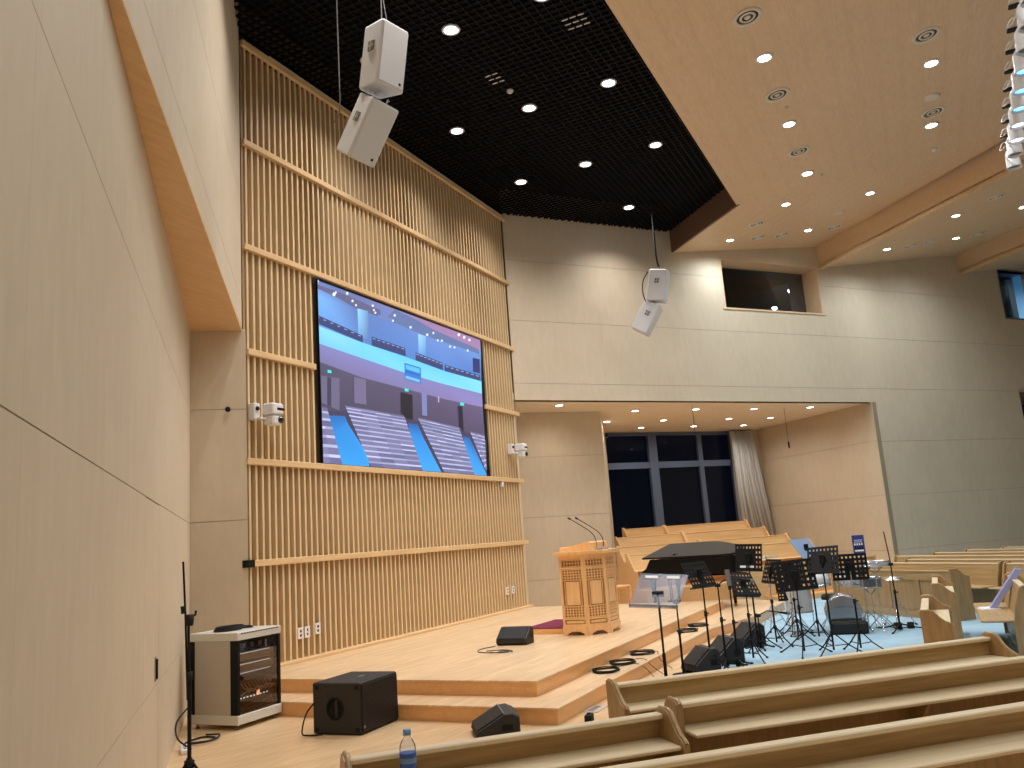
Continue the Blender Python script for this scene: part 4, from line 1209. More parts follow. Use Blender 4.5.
([(12.858,3.726),(13.197,3.716),(13.212,3.696),(12.874,3.706)],[(155,158,196)]),
([(12.874,3.706),(13.212,3.696),(13.247,3.649),(12.912,3.658)],[(130,130,172)]),
([(13.197,3.716),(13.55,3.706),(13.564,3.686),(13.212,3.696)],[(202,205,243)]),
([(13.212,3.696),(13.564,3.686),(13.594,3.639),(13.247,3.649)],[(114,114,156)]),
([(13.55,3.706),(13.918,3.695),(13.929,3.675),(13.564,3.686)],[(171,174,212)]),
([(13.564,3.686),(13.929,3.675),(13.956,3.629),(13.594,3.639)],[(116,116,158)]),
([(12.59,3.667),(12.912,3.658),(12.93,3.637),(12.609,3.646)],[(202,205,243)]),
([(12.609,3.646),(12.93,3.637),(12.97,3.587),(12.653,3.595)],[(118,118,160)]),
([(12.912,3.658),(13.247,3.649),(13.262,3.628),(12.93,3.637)],[(171,174,212)]),
([(12.93,3.637),(13.262,3.628),(13.298,3.578),(12.97,3.587)],[(122,122,164)]),
([(13.247,3.649),(13.594,3.639),(13.608,3.618),(13.262,3.628)],[(202,205,243)]),
([(13.262,3.628),(13.608,3.618),(13.64,3.569),(13.298,3.578)],[(121,121,163)]),
([(13.594,3.639),(13.956,3.629),(13.967,3.608),(13.608,3.618)],[(190,193,231)]),
([(13.608,3.618),(13.967,3.608),(13.994,3.56),(13.64,3.569)],[(119,119,161)]),
([(12.653,3.595),(12.97,3.587),(12.988,3.564),(12.673,3.572)],[(153,156,194)]),
([(12.673,3.572),(12.988,3.564),(13.03,3.512),(12.719,3.519)],[(121,121,163)]),
([(12.97,3.587),(13.298,3.578),(13.315,3.556),(12.988,3.564)],[(198,201,239)]),
([(12.988,3.564),(13.315,3.556),(13.353,3.504),(13.03,3.512)],[(118,118,160)]),
([(13.298,3.578),(13.64,3.569),(13.654,3.547),(13.315,3.556)],[(164,167,205)]),
([(13.315,3.556),(13.654,3.547),(13.687,3.496),(13.353,3.504)],[(115,115,157)]),
([(13.64,3.569),(13.994,3.56),(14.007,3.538),(13.654,3.547)],[(187,190,228)]),
([(13.654,3.547),(14.007,3.538),(14.036,3.488),(13.687,3.496)],[(125,125,167)]),
([(12.719,3.519),(13.03,3.512),(13.049,3.488),(12.74,3.496)],[(192,195,233)]),
([(12.74,3.496),(13.049,3.488),(13.093,3.434),(12.788,3.44)],[(109,109,151)]),
([(13.03,3.512),(13.353,3.504),(13.37,3.481),(13.049,3.488)],[(166,169,207)]),
([(13.049,3.488),(13.37,3.481),(13.41,3.427),(13.093,3.434)],[(115,115,157)]),
([(13.353,3.504),(13.687,3.496),(13.703,3.473),(13.37,3.481)],[(163,166,204)]),
([(13.37,3.481),(13.703,3.473),(13.738,3.42),(13.41,3.427)],[(118,118,160)]),
([(13.687,3.496),(14.036,3.488),(14.049,3.465),(13.703,3.473)],[(166,169,207)]),
([(13.703,3.473),(14.049,3.465),(14.079,3.412),(13.738,3.42)],[(119,119,161)]),
([(12.788,3.44),(13.093,3.434),(13.112,3.409),(12.809,3.416)],[(168,171,209)]),
([(12.809,3.416),(13.112,3.409),(13.158,3.352),(12.859,3.358)],[(102,102,144)]),
([(13.093,3.434),(13.41,3.427),(13.427,3.402),(13.112,3.409)],[(197,200,238)]),
([(13.112,3.409),(13.427,3.402),(13.468,3.346),(13.158,3.352)],[(115,115,157)]),
([(13.41,3.427),(13.738,3.42),(13.753,3.396),(13.427,3.402)],[(184,187,225)]),
([(13.427,3.402),(13.753,3.396),(13.79,3.341),(13.468,3.346)],[(112,112,154)]),
([(13.738,3.42),(14.079,3.412),(14.092,3.389),(13.753,3.396)],[(148,151,189)]),
([(13.753,3.396),(14.092,3.389),(14.122,3.334),(13.79,3.341)],[(114,114,156)]),
([(12.859,3.358),(13.158,3.352),(13.179,3.327),(12.881,3.332)],[(186,189,227)]),
([(12.881,3.332),(13.179,3.327),(13.226,3.268),(12.933,3.273)],[(120,120,162)]),
([(13.158,3.352),(13.468,3.346),(13.486,3.322),(13.179,3.327)],[(187,190,228)]),
([(13.179,3.327),(13.486,3.322),(13.529,3.264),(13.226,3.268)],[(106,106,148)]),
([(13.468,3.346),(13.79,3.341),(13.805,3.316),(13.486,3.322)],[(150,153,191)]),
([(13.486,3.322),(13.805,3.316),(13.843,3.259),(13.529,3.264)],[(122,122,164)]),
([(13.79,3.341),(14.122,3.334),(14.136,3.31),(13.805,3.316)],[(187,190,228)]),
([(13.805,3.316),(14.136,3.31),(14.168,3.254),(13.843,3.259)],[(112,112,154)]),
([(12.933,3.273),(13.226,3.268),(13.246,3.242),(12.956,3.247)],[(176,179,217)]),
([(12.956,3.247),(13.246,3.242),(13.295,3.182),(13.009,3.185)],[(113,113,155)]),
([(13.226,3.268),(13.529,3.264),(13.548,3.238),(13.246,3.242)],[(190,193,231)]),
([(13.246,3.242),(13.548,3.238),(13.591,3.178),(13.295,3.182)],[(113,113,155)]),
([(13.529,3.264),(13.843,3.259),(13.859,3.234),(13.548,3.238)],[(185,188,226)]),
([(13.548,3.238),(13.859,3.234),(13.898,3.175),(13.591,3.178)],[(124,124,166)]),
([(13.843,3.259),(14.168,3.254),(14.182,3.229),(13.859,3.234)],[(164,167,205)]),
([(13.859,3.234),(14.182,3.229),(14.215,3.171),(13.898,3.175)],[(125,125,167)]),
([(13.009,3.185),(13.295,3.182),(13.317,3.155),(13.033,3.158)],[(178,181,219)]),
([(13.033,3.158),(13.317,3.155),(13.367,3.093),(13.087,3.095)],[(102,102,144)]),
([(13.295,3.182),(13.591,3.178),(13.611,3.152),(13.317,3.155)],[(184,187,225)]),
([(13.317,3.155),(13.611,3.152),(13.656,3.091),(13.367,3.093)],[(103,103,145)]),
([(13.591,3.178),(13.898,3.175),(13.914,3.149),(13.611,3.152)],[(190,193,231)]),
([(13.611,3.152),(13.914,3.149),(13.955,3.089),(13.656,3.091)],[(102,102,144)]),
([(13.898,3.175),(14.215,3.171),(14.23,3.146),(13.914,3.149)],[(170,173,211)]),
([(13.914,3.149),(14.23,3.146),(14.263,3.086),(13.955,3.089)],[(110,110,152)]),
([(13.087,3.095),(13.367,3.093),(13.389,3.065),(13.112,3.067)],[(187,190,228)]),
([(13.112,3.067),(13.389,3.065),(13.44,3.001),(13.168,3.002)],[(116,116,158)]),
([(13.367,3.093),(13.656,3.091),(13.676,3.064),(13.389,3.065)],[(166,169,207)]),
([(13.389,3.065),(13.676,3.064),(13.722,3.001),(13.44,3.001)],[(120,120,162)]),
([(13.656,3.091),(13.955,3.089),(13.972,3.062),(13.676,3.064)],[(185,188,226)]),
([(13.676,3.064),(13.972,3.062),(14.013,3.0),(13.722,3.001)],[(112,112,154)]),
([(13.955,3.089),(14.263,3.086),(14.278,3.06),(13.972,3.062)],[(158,161,199)]),
([(13.972,3.062),(14.278,3.06),(14.312,3.0),(14.013,3.0)],[(113,113,155)]),
([(14.21,3.865),(14.359,3.857),(14.368,3.843),(14.221,3.85)],[(90,80,100)]),
([(14.221,3.85),(14.368,3.843),(14.387,3.81),(14.247,3.816)],[(112,112,154)]),
([(14.359,3.857),(14.511,3.85),(14.516,3.836),(14.368,3.843)],[(90,80,100)]),
([(14.368,3.843),(14.516,3.836),(14.53,3.804),(14.387,3.81)],[(113,113,155)]),
([(14.511,3.85),(14.665,3.842),(14.667,3.829),(14.516,3.836)],[(90,80,100)]),
([(14.516,3.836),(14.667,3.829),(14.674,3.797),(14.53,3.804)],[(121,121,163)]),
([(14.665,3.842),(14.821,3.834),(14.821,3.821),(14.667,3.829)],[(90,80,100)]),
([(14.667,3.829),(14.821,3.821),(14.821,3.79),(14.674,3.797)],[(111,111,153)]),
([(14.247,3.816),(14.387,3.81),(14.399,3.791),(14.262,3.796)],[(197,200,238)]),
([(14.262,3.796),(14.399,3.791),(14.426,3.745),(14.298,3.75)],[(114,114,156)]),
([(14.387,3.81),(14.53,3.804),(14.538,3.785),(14.399,3.791)],[(153,156,194)]),
([(14.399,3.791),(14.538,3.785),(14.556,3.74),(14.426,3.745)],[(126,126,168)]),
([(14.53,3.804),(14.674,3.797),(14.678,3.779),(14.538,3.785)],[(199,202,240)]),
([(14.538,3.785),(14.678,3.779),(14.688,3.735),(14.556,3.74)],[(102,102,144)]),
([(14.674,3.797),(14.821,3.79),(14.821,3.772),(14.678,3.779)],[(183,186,224)]),
([(14.678,3.779),(14.821,3.772),(14.822,3.73),(14.688,3.735)],[(123,123,165)]),
([(14.298,3.75),(14.426,3.745),(14.439,3.723),(14.315,3.727)],[(194,197,235)]),
([(14.315,3.727),(14.439,3.723),(14.47,3.671),(14.356,3.674)],[(106,106,148)]),
([(14.426,3.745),(14.556,3.74),(14.565,3.718),(14.439,3.723)],[(166,169,207)]),
([(14.439,3.723),(14.565,3.718),(14.586,3.668),(14.47,3.671)],[(118,118,160)]),
([(14.556,3.74),(14.688,3.735),(14.693,3.714),(14.565,3.718)],[(161,164,202)]),
([(14.565,3.718),(14.693,3.714),(14.703,3.664),(14.586,3.668)],[(122,122,164)]),
([(14.688,3.735),(14.822,3.73),(14.822,3.709),(14.693,3.714)],[(198,201,239)]),
([(14.693,3.714),(14.822,3.709),(14.822,3.661),(14.703,3.664)],[(110,110,152)]),
([(14.356,3.674),(14.47,3.671),(14.485,3.647),(14.375,3.649)],[(162,165,203)]),
([(14.375,3.649),(14.485,3.647),(14.519,3.589),(14.42,3.591)],[(112,112,154)]),
([(14.47,3.671),(14.586,3.668),(14.596,3.644),(14.485,3.647)],[(158,161,199)]),
([(14.485,3.647),(14.596,3.644),(14.619,3.588),(14.519,3.589)],[(123,123,165)]),
([(14.586,3.668),(14.703,3.664),(14.708,3.641),(14.596,3.644)],[(174,177,215)]),
([(14.596,3.644),(14.708,3.641),(14.72,3.587),(14.619,3.588)],[(122,122,164)]),
([(14.703,3.664),(14.822,3.661),(14.822,3.638),(14.708,3.641)],[(191,194,232)]),
([(14.708,3.641),(14.822,3.638),(14.822,3.586),(14.72,3.587)],[(105,105,147)]),
([(14.42,3.591),(14.519,3.589),(14.534,3.563),(14.44,3.564)],[(153,156,194)]),
([(14.44,3.564),(14.534,3.563),(14.57,3.503),(14.488,3.502)],[(121,121,163)]),
([(14.519,3.589),(14.619,3.588),(14.629,3.563),(14.534,3.563)],[(167,170,208)]),
([(14.534,3.563),(14.629,3.563),(14.654,3.504),(14.57,3.503)],[(112,112,154)]),
([(14.619,3.588),(14.72,3.587),(14.726,3.563),(14.629,3.563)],[(190,193,231)]),
([(14.629,3.563),(14.726,3.563),(14.738,3.505),(14.654,3.504)],[(128,128,170)]),
([(14.72,3.587),(14.822,3.586),(14.823,3.562),(14.726,3.563)],[(161,164,202)]),
([(14.726,3.563),(14.823,3.562),(14.823,3.506),(14.738,3.505)],[(116,116,158)]),
([(14.488,3.502),(14.57,3.503),(14.587,3.475),(14.509,3.473)],[(198,201,239)]),
([(14.509,3.473),(14.587,3.475),(14.625,3.411),(14.559,3.407)],[(129,129,171)]),
([(14.57,3.503),(14.654,3.504),(14.665,3.477),(14.587,3.475)],[(157,160,198)]),
([(14.587,3.475),(14.665,3.477),(14.69,3.415),(14.625,3.411)],[(104,104,146)]),
([(14.654,3.504),(14.738,3.505),(14.744,3.479),(14.665,3.477)],[(168,171,209)]),
([(14.665,3.477),(14.744,3.479),(14.757,3.419),(14.69,3.415)],[(125,125,167)]),
([(14.738,3.505),(14.823,3.506),(14.823,3.481),(14.744,3.479)],[(188,191,229)]),
([(14.744,3.479),(14.823,3.481),(14.823,3.422),(14.757,3.419)],[(108,108,150)]),
([(14.559,3.407),(14.625,3.411),(14.642,3.382),(14.582,3.378)],[(203,206,244)]),
([(14.582,3.378),(14.642,3.382),(14.682,3.315),(14.635,3.308)],[(120,120,162)]),
([(14.625,3.411),(14.69,3.415),(14.702,3.387),(14.642,3.382)],[(175,178,216)]),
([(14.642,3.382),(14.702,3.387),(14.729,3.322),(14.682,3.315)],[(110,110,152)]),
([(14.69,3.415),(14.757,3.419),(14.763,3.392),(14.702,3.387)],[(161,164,202)]),
([(14.702,3.387),(14.763,3.392),(14.776,3.329),(14.729,3.322)],[(127,127,169)]),
([(14.757,3.419),(14.823,3.422),(14.824,3.396),(14.763,3.392)],[(154,157,195)]),
([(14.763,3.392),(14.824,3.396),(14.824,3.336),(14.776,3.329)],[(103,103,145)]),
([(14.635,3.308),(14.682,3.315),(14.7,3.285),(14.659,3.277)],[(180,183,221)]),
([(14.659,3.277),(14.7,3.285),(14.742,3.215),(14.714,3.205)],[(108,108,150)]),
([(14.682,3.315),(14.729,3.322),(14.741,3.293),(14.7,3.285)],[(167,170,208)]),
([(14.7,3.285),(14.741,3.293),(14.769,3.225),(14.742,3.215)],[(127,127,169)]),
([(14.729,3.322),(14.776,3.329),(14.783,3.301),(14.741,3.293)],[(200,203,241)]),
([(14.741,3.293),(14.783,3.301),(14.797,3.235),(14.769,3.225)],[(128,128,170)]),
([(14.776,3.329),(14.824,3.336),(14.824,3.308),(14.783,3.301)],[(183,186,224)]),
([(14.783,3.301),(14.824,3.308),(14.825,3.245),(14.797,3.235)],[(107,107,149)]),
([(14.714,3.205),(14.742,3.215),(14.76,3.184),(14.738,3.173)],[(202,205,243)]),
([(14.738,3.173),(14.76,3.184),(14.804,3.112),(14.796,3.098)],[(110,110,152)]),
([(14.742,3.215),(14.769,3.225),(14.781,3.195),(14.76,3.184)],[(168,171,209)]),
([(14.76,3.184),(14.781,3.195),(14.811,3.125),(14.804,3.112)],[(127,127,169)]),
([(14.769,3.225),(14.797,3.235),(14.803,3.207),(14.781,3.195)],[(199,202,240)]),
([(14.781,3.195),(14.803,3.207),(14.818,3.139),(14.811,3.125)],[(122,122,164)]),
([(14.797,3.235),(14.825,3.245),(14.825,3.217),(14.803,3.207)],[(152,155,193)]),
([(14.803,3.207),(14.825,3.217),(14.825,3.153),(14.818,3.139)],[(127,127,169)])]

scr = thing('screen', 'large wall screen showing rows of pews and a balcony', 'screen', (0, 0, 0))
MB().box(9.738, 14.985, 7.862, 7.885, 3.0, 5.83).build('frame', 'black_metal', scr)


def screen_picture():
    vs, fs, cs = [], [], []
    for k, (pts, cols) in enumerate(SCREEN):
        if len(cols) == 1:
            cols = cols * len(pts)
        y = 7.861 - 0.00012 * min(k, ROWS0)
        o = len(vs)
        for (px, pz), c in zip(pts, cols):
            px, pz = min(max(px, 9.745), 14.98), min(max(pz, 3.005), 5.825)
            vs.append((px, y, pz))
            cs.append(lin(c))
        fs.append(list(range(o, len(vs))))
    me = bpy.data.meshes.new('picture')
    me.from_pydata(vs, [], fs)
    at = me.color_attributes.new('shown', 'FLOAT_COLOR', 'POINT')
    for i, c in enumerate(cs):
        at.data[i].color = c
    m, n, l, b = nt('screen_glow')
    a = n.new('ShaderNodeAttribute')
    a.attribute_name = 'shown'
    b.inputs['Base Color'].default_value = (0.01, 0.01, 0.01, 1)
    b.inputs['Roughness'].default_value = 0.5
    l.new(a.outputs['Color'], b.inputs['Emission Color'])
    b.inputs['Emission Strength'].default_value = 0.86
    me.materials.append(m)
    o = bpy.data.objects.new('picture', me)
    COL.objects.link(o)
    o.parent = scr


screen_picture()

# ---------------------------------------------------------------- things on the slatted wall
def ptz(x, z, label, yaw=0.0):
    t = thing('camera', label, 'camera', (x, YW - 0.055, z), yaw)
    m = MB()
    m.bbox(-0.16, -0.05, -0.06, 0.05, -0.10, 0.12, 0.008)
    m.bbox(-0.12, 0.02, -0.13, -0.03, -0.10, -0.075, 0.006)
    m.build('bracket', 'white_plastic', t)
    MB().lathe([(0.0, 0), (0.028, 0.0), (0.028, 0.02), (0.0, 0.02)], 12, (-0.11, -0.08, 0.045), 'y').build('bracket_hole', 'black_rubber', t)
    m = MB()
    m.bbox(-0.03, 0.19, -0.26, -0.06, -0.04, 0.115, 0.02)
    m.build('base_unit', 'white_plastic', t)
    MB().bbox(0.05, 0.192, -0.263, -0.12, 0.015, 0.055, 0.005).build('infrared_window', 'black_gloss', t)
    m = MB()
    m.bbox(-0.01, 0.165, -0.25, -0.07, -0.175, -0.045, 0.02)
    m.build('head', 'white_plastic', t)
    m = MB()
    m.lathe([(0.0, -0.03), (0.038, -0.03), (0.045, 0.0), (0.0, 0.0)], 16, (0.12, -0.25, -0.11), 'y')
    m.bbox(0.095, 0.167, -0.252, -0.16, -0.155, -0.06, 0.005)
    m.build('lens', 'black_gloss', t)
    return t


ptz(8.42, 3.60, 'white swivelling camera on the slats left of the screen')
ptz(16.02, 3.60, 'white swivelling camera at the right end of the slatted wall')


def outlet(x, z, kind, label):
    t = thing('wall_outlet', label, 'outlet', (x, YW - 0.012, z))
    MB().bbox(-0.055, 0.055, 0.0, 0.012, -0.075, 0.075, 0.003).build('cover_plate', 'white_plastic', t)
    for i, dz in enumerate((0.028, -0.028)):
        m = MB()
        if kind == 'socket':
            m.lathe([(0.0, -0.003), (0.018, -0.003), (0.018, 0.002), (0.0, 0.002)], 12, (0, 0, dz), 'y')
        else:
            m.bbox(-0.012, 0.012, -0.003, 0.002, dz - 0.016, dz + 0.016, 0.002)
        m.build('socket' if kind == 'socket' else 'port', 'black_rubber', t)


outlet(9.19, 0.67, 'socket', 'white wall outlet low on the slats, left one of the near three')
outlet(9.33, 0.67, 'port', 'white wall outlet low on the slats, middle one of the near three')
outlet(9.55, 0.69, 'socket', 'white wall outlet low on the slats, right one of the near three')
outlet(15.42, 0.71, 'port', 'white wall outlet at the far end of the slats, left of the far pair')
outlet(15.68, 0.71, 'socket', 'white wall outlet at the far end of the slats, right of the far pair')
bx = thing('junction_box', 'small white box under the rail below the far camera', 'box', (15.46, YW - 0.03, 2.86))
MB().bbox(-0.04, 0.04, -0.02, 0.03, -0.06, 0.045, 0.004).build('cover', 'white_plastic', bx)

# ---------------------------------------------------------------- hanging loudspeakers
def speaker(pos, fn, rt, up, w, d, h, label, group):
    """fn: normal of the side with the handle; rt: normal of the grille"""
    fn, rt, up = Vector(fn).normalized(), Vector(rt), Vector(up)
    up = (up - fn * up.dot(fn)).normalized()
    rt = up.cross(fn) * (1 if up.cross(fn).dot(rt) > 0 else -1)
    t = thing('hanging_speaker', label, 'speaker', pos, 0, group)
    # local axes: x = along grille (away from the handle side), y = grille normal, z = up
    bx_ = fn
    mt_ = Matrix(((bx_.x, rt.x, up.x), (bx_.y, rt.y, up.y), (bx_.z, rt.z, up.z)))
    t.rotation_mode = 'QUATERNION'
    t.rotation_quaternion = mt_.to_quaternion()
    W_, D_, H_ = d / 2, w / 2, h / 2
    b = 0.02
    pr = [(-W_, D_ - b), (-W_ + b, D_), (W_ - b, D_), (W_, D_ - b), (W_ * 0.9, -D_ + b), (W_ * 0.9 - b, -D_), (-W_ * 0.72 + b, -D_), (-W_ * 0.72, -D_ + b)]
    m = MB()
    rings = []
    for z, kk in ((-H_, 0.95), (-H_ + b, 1), (H_ - b, 1), (H_, 0.95)):
        rings += [(x_ * kk, y_ * kk, z) for x_, y_ in pr]
    fs_ = [tuple(range(7, -1, -1)), tuple(range(24, 32))]
    for r_ in range(3):
        for i in range(8):
            j = (i + 1) % 8
            fs_.append((r_ * 8 + i, r_ * 8 + j, r_ * 8 + 8 + j, r_ * 8 + 8 + i))
    m.add(rings, fs_)
    m.build('cabinet', 'speaker_white', t)
    g = MB()
    g.box(-W_ + 0.025, W_ - 0.025, D_ - 0.004, D_ + 0.008, -H_ + 0.03, H_ - 0.03)
    g.build('grille', 'speaker_white', t)
    MB().bbox(-W_ + 0.06, -W_ + 0.09, D_ + 0.006, D_ + 0.012, -H_ + 0.06, -H_ + 0.09, 0.003).build('badge', 'black_metal', t)
    hd = MB()
    hd.box(W_ - 0.02, W_ + 0.004, -0.04, 0.06, 0.03, 0.14)
    hd.build('handle_cup', 'grey_plastic', t)
    hb = MB()
    hb.box(W_ + 0.002, W_ + 0.010, 0.002, 0.018, 0.03, 0.14).box(W_ + 0.002, W_ + 0.010, -0.04, 0.06, 0.077, 0.093)
    hb.build('handle_bar', 'brass' if False else 'rack_grey', t)
    for sx in (-1, 1):
        q = MB()
        q.tube([(sx * W_ * 0.5, 0, H_ - 0.01), (sx * W_ * 0.5, 0, H_ + 0.045)], 0.008, 8)
        q.lathe([(0.012, -0.008), (0.022, 0.0), (0.012, 0.008)], 10, (sx * W_ * 0.5, 0, H_ + 0.045), 'x')
        q.build('rigging_eye', 'chrome', t)
    return t


speaker((7.115, 4.736, 7.042), (-0.963, 0.266, 0.041), (-0.269, -0.949, -0.166), (-0.005, -0.171, 0.985), 0.35, 0.385, 0.72,
        'white loudspeaker hung over the near stage corner, upper of the pair', 'white hanging loudspeakers')
speaker((7.16, 5.03, 6.31), (-0.935, 0.322, 0.149), (-0.346, -0.734, -0.584), (-0.078, -0.598, 0.798), 0.385, 0.36, 0.685,
        'white loudspeaker hung over the near stage corner, lower tilted one', 'white hanging loudspeakers')
speaker((17.99, 4.83, 7.13), (-0.999, -0.041, 0.006), (0.039, -0.975, -0.219), (0.015, -0.219, 0.976), 0.39, 0.41, 0.71,
        'white loudspeaker hung before the far wall, upper of the pair', 'white hanging loudspeakers')
speaker((18.05, 5.18, 6.457), (-0.993, -0.111, 0.027), (0.08, -0.843, -0.532), (0.082, -0.527, 0.846), 0.385, 0.41, 0.71,
        'white loudspeaker hung before the far wall, lower tilted one', 'white hanging loudspeakers')
tag(MB().tube([(7.1, 4.72, 7.42), (7.08, 4.70, 9.1)], 0.007, 6).tube([(7.13, 4.66, 7.40), (7.11, 4.70, 7.8)], 0.005, 6).build('hanging_cable', 'grey_plastic'),
    'steel rope holding the near pair of hanging loudspeakers', 'cable')
tag(MB().tube(curve_pts([(7.0, 5.36, 6.42), (7.0, 5.27, 6.55), (7.0, 5.26, 7.2), (7.02, 5.27, 9.1)]), 0.007, 6).build('speaker_wire', 'grey_plastic'),
    'thin wire dropping behind the near pair of hanging loudspeakers', 'cable')
tag(MB().tube(curve_pts([(17.95, 4.75, 7.5), (17.9, 4.78, 7.9), (17.88, 4.75, 9.1)]), 0.022, 6).tube(curve_pts([(17.80, 4.98, 7.46), (17.76, 5.10, 7.25), (17.76, 5.13, 6.98), (17.80, 5.10, 6.78)]), 0.012, 6).build('hanging_cable', 'black_rubber'),
    'thick black cable holding the far pair of hanging loudspeakers', 'cable')

# ---------------------------------------------------------------- lighting bar under the tan ceiling
lbz = 7.45
bar = thing('lighting_bar', 'white horizontal stage lighting bar at the right picture edge', 'lighting bar', (0, 0, 0))
MB().tube([(15.5, -2.02, lbz + 0.15), (8.0, -1.70, lbz + 0.15)], 0.03, 8).build('pipe', 'white_plastic', bar)
for xx in (8.6,):
    MB().tube([(xx, -2.02 + (15.5 - xx) * 0.0427, lbz + 0.15), (xx, -2.02 + (15.5 - xx) * 0.0427, hall_z(0, -2.0) - 0.0)], 0.012, 6).build('drop_rod', 'grey_plastic', bar)
par_me = []
m = MB()
m.lathe([(0.0, 0.16), (0.07, 0.15), (0.10, 0.10), (0.11, -0.14), (0.12, -0.16), (0.105, -0.16), (0.095, -0.10), (0.0, -0.10)], 18)
par_body = m.mesh('can', 'white_plastic')
par_lens = [MB().lathe([(0.0, -0.125), (0.098, -0.125), (0.098, -0.118), (0.0, -0.118)], 16).mesh('lens', mm) for mm in ('spot_blue', 'spot_white', 'grey_plastic')]
par_yoke = MB().tube([(-0.125, 0, 0), (-0.125, 0, 0.20), (0.125, 0, 0.20), (0.125, 0, 0)], 0.010, 6).tube([(0, 0, 0.20), (0, 0, 0.32)], 0.014, 6).mesh('yoke', 'black_metal')
par_vent = MB().box(-0.06, 0.06, -0.118, -0.10, 0.02, 0.035).box(-0.06, 0.06, -0.118, -0.10, 0.055, 0.07).mesh('vent_slots', 'black_rubber')
for i in range(12):
    xx = 15.35 - i * 0.58
    yy = -2.02 + (15.5 - xx) * 0.0427
    where = 'lowest in the picture' if i == 0 else ('%s from the bottom' % ('', 'second', 'third', 'fourth', 'fifth', 'sixth', 'seventh', 'eighth', 'ninth', 'tenth', 'eleventh', 'twelfth')[i])
    t = thing('stage_spotlight', 'white spotlight can on the lighting bar, %s' % where, 'spotlight', (xx, yy, lbz - 0.17), 0, 'spotlight cans on the lighting bar')
    inst('can', par_body, t)
    inst('lens', par_lens[1 if i in (2, 3) else (0 if i in (4, 5, 6) else 2)], t)
    inst('yoke', par_yoke, t)
    inst('vent_slots', par_vent, t)
    c = MB()
    c.tube(curve_pts([(xx, yy, lbz + 0.13), (xx + 0.02, yy + 0.10, lbz + 0.14), (xx - 0.12, yy + 0.17, lbz - 0.02), (xx - 0.30, yy + 0.12, lbz - 0.05), (xx - 0.5, yy + 0.03, lbz + 0.1)], 6), 0.009, 6)
    tag(c.build('cable_loop', 'rack_white'), 'pale cable loop left of the spotlight can %s' % where, 'cable', 'cable loops on the lighting bar')
    MB().bbox(xx - 0.35, xx - 0.25, yy + 0.02, yy + 0.15, lbz + 0.12, lbz + 0.15, 0.01).build('plug', 'black_rubber', bar)

# ---------------------------------------------------------------- pews
PROFILE_PEW = [(0.10, 0.0), (0.52, 0.0), (0.56, 0.38), (0.53, 0.47), (0.40, 0.50), (0.22, 0.60), (0.10, 0.75), (0.06, 0.785), (-0.03, 0.79),
               (-0.06, 0.775), (-0.09, 0.735), (-0.13, 0.69), (-0.18, 0.665), (-0.195, 0.65), (-0.195, 0.0)]
PROFILE_POST = [(0.20, 0.0), (0.20, 0.36), (0.17, 0.50), (0.10, 0.76), (0.07, 0.79), (-0.03, 0.79), (-0.055, 0.77), (-0.055, 0.0)]
PROFILE_CHOIR = [(0.50, 0.0), (0.50, 0.38), (0.34, 0.44), (0.12, 0.72), (0.07, 0.79), (-0.03, 0.79), (-0.03, 0.0)]
PROFILE_OPEN = [(0.20, 0.0), (0.20, 0.36), (0.17, 0.50), (0.09, 0.76), (0.05, 0.785), (-0.03, 0.79), (-0.06, 0.775), (-0.09, 0.735), (-0.13, 0.69), (-0.18, 0.665), (-0.195, 0.65), (-0.195, 0.0)]
PROFILE_DESK = [(0.085, 0.0), (0.085, 0.78), (0.075, 0.79), (0.0, 0.79), (-0.03, 0.775), (-0.07, 0.725), (-0.12, 0.685), (-0.17, 0.665), (-0.18, 0.65), (-0.18, 0.0)]


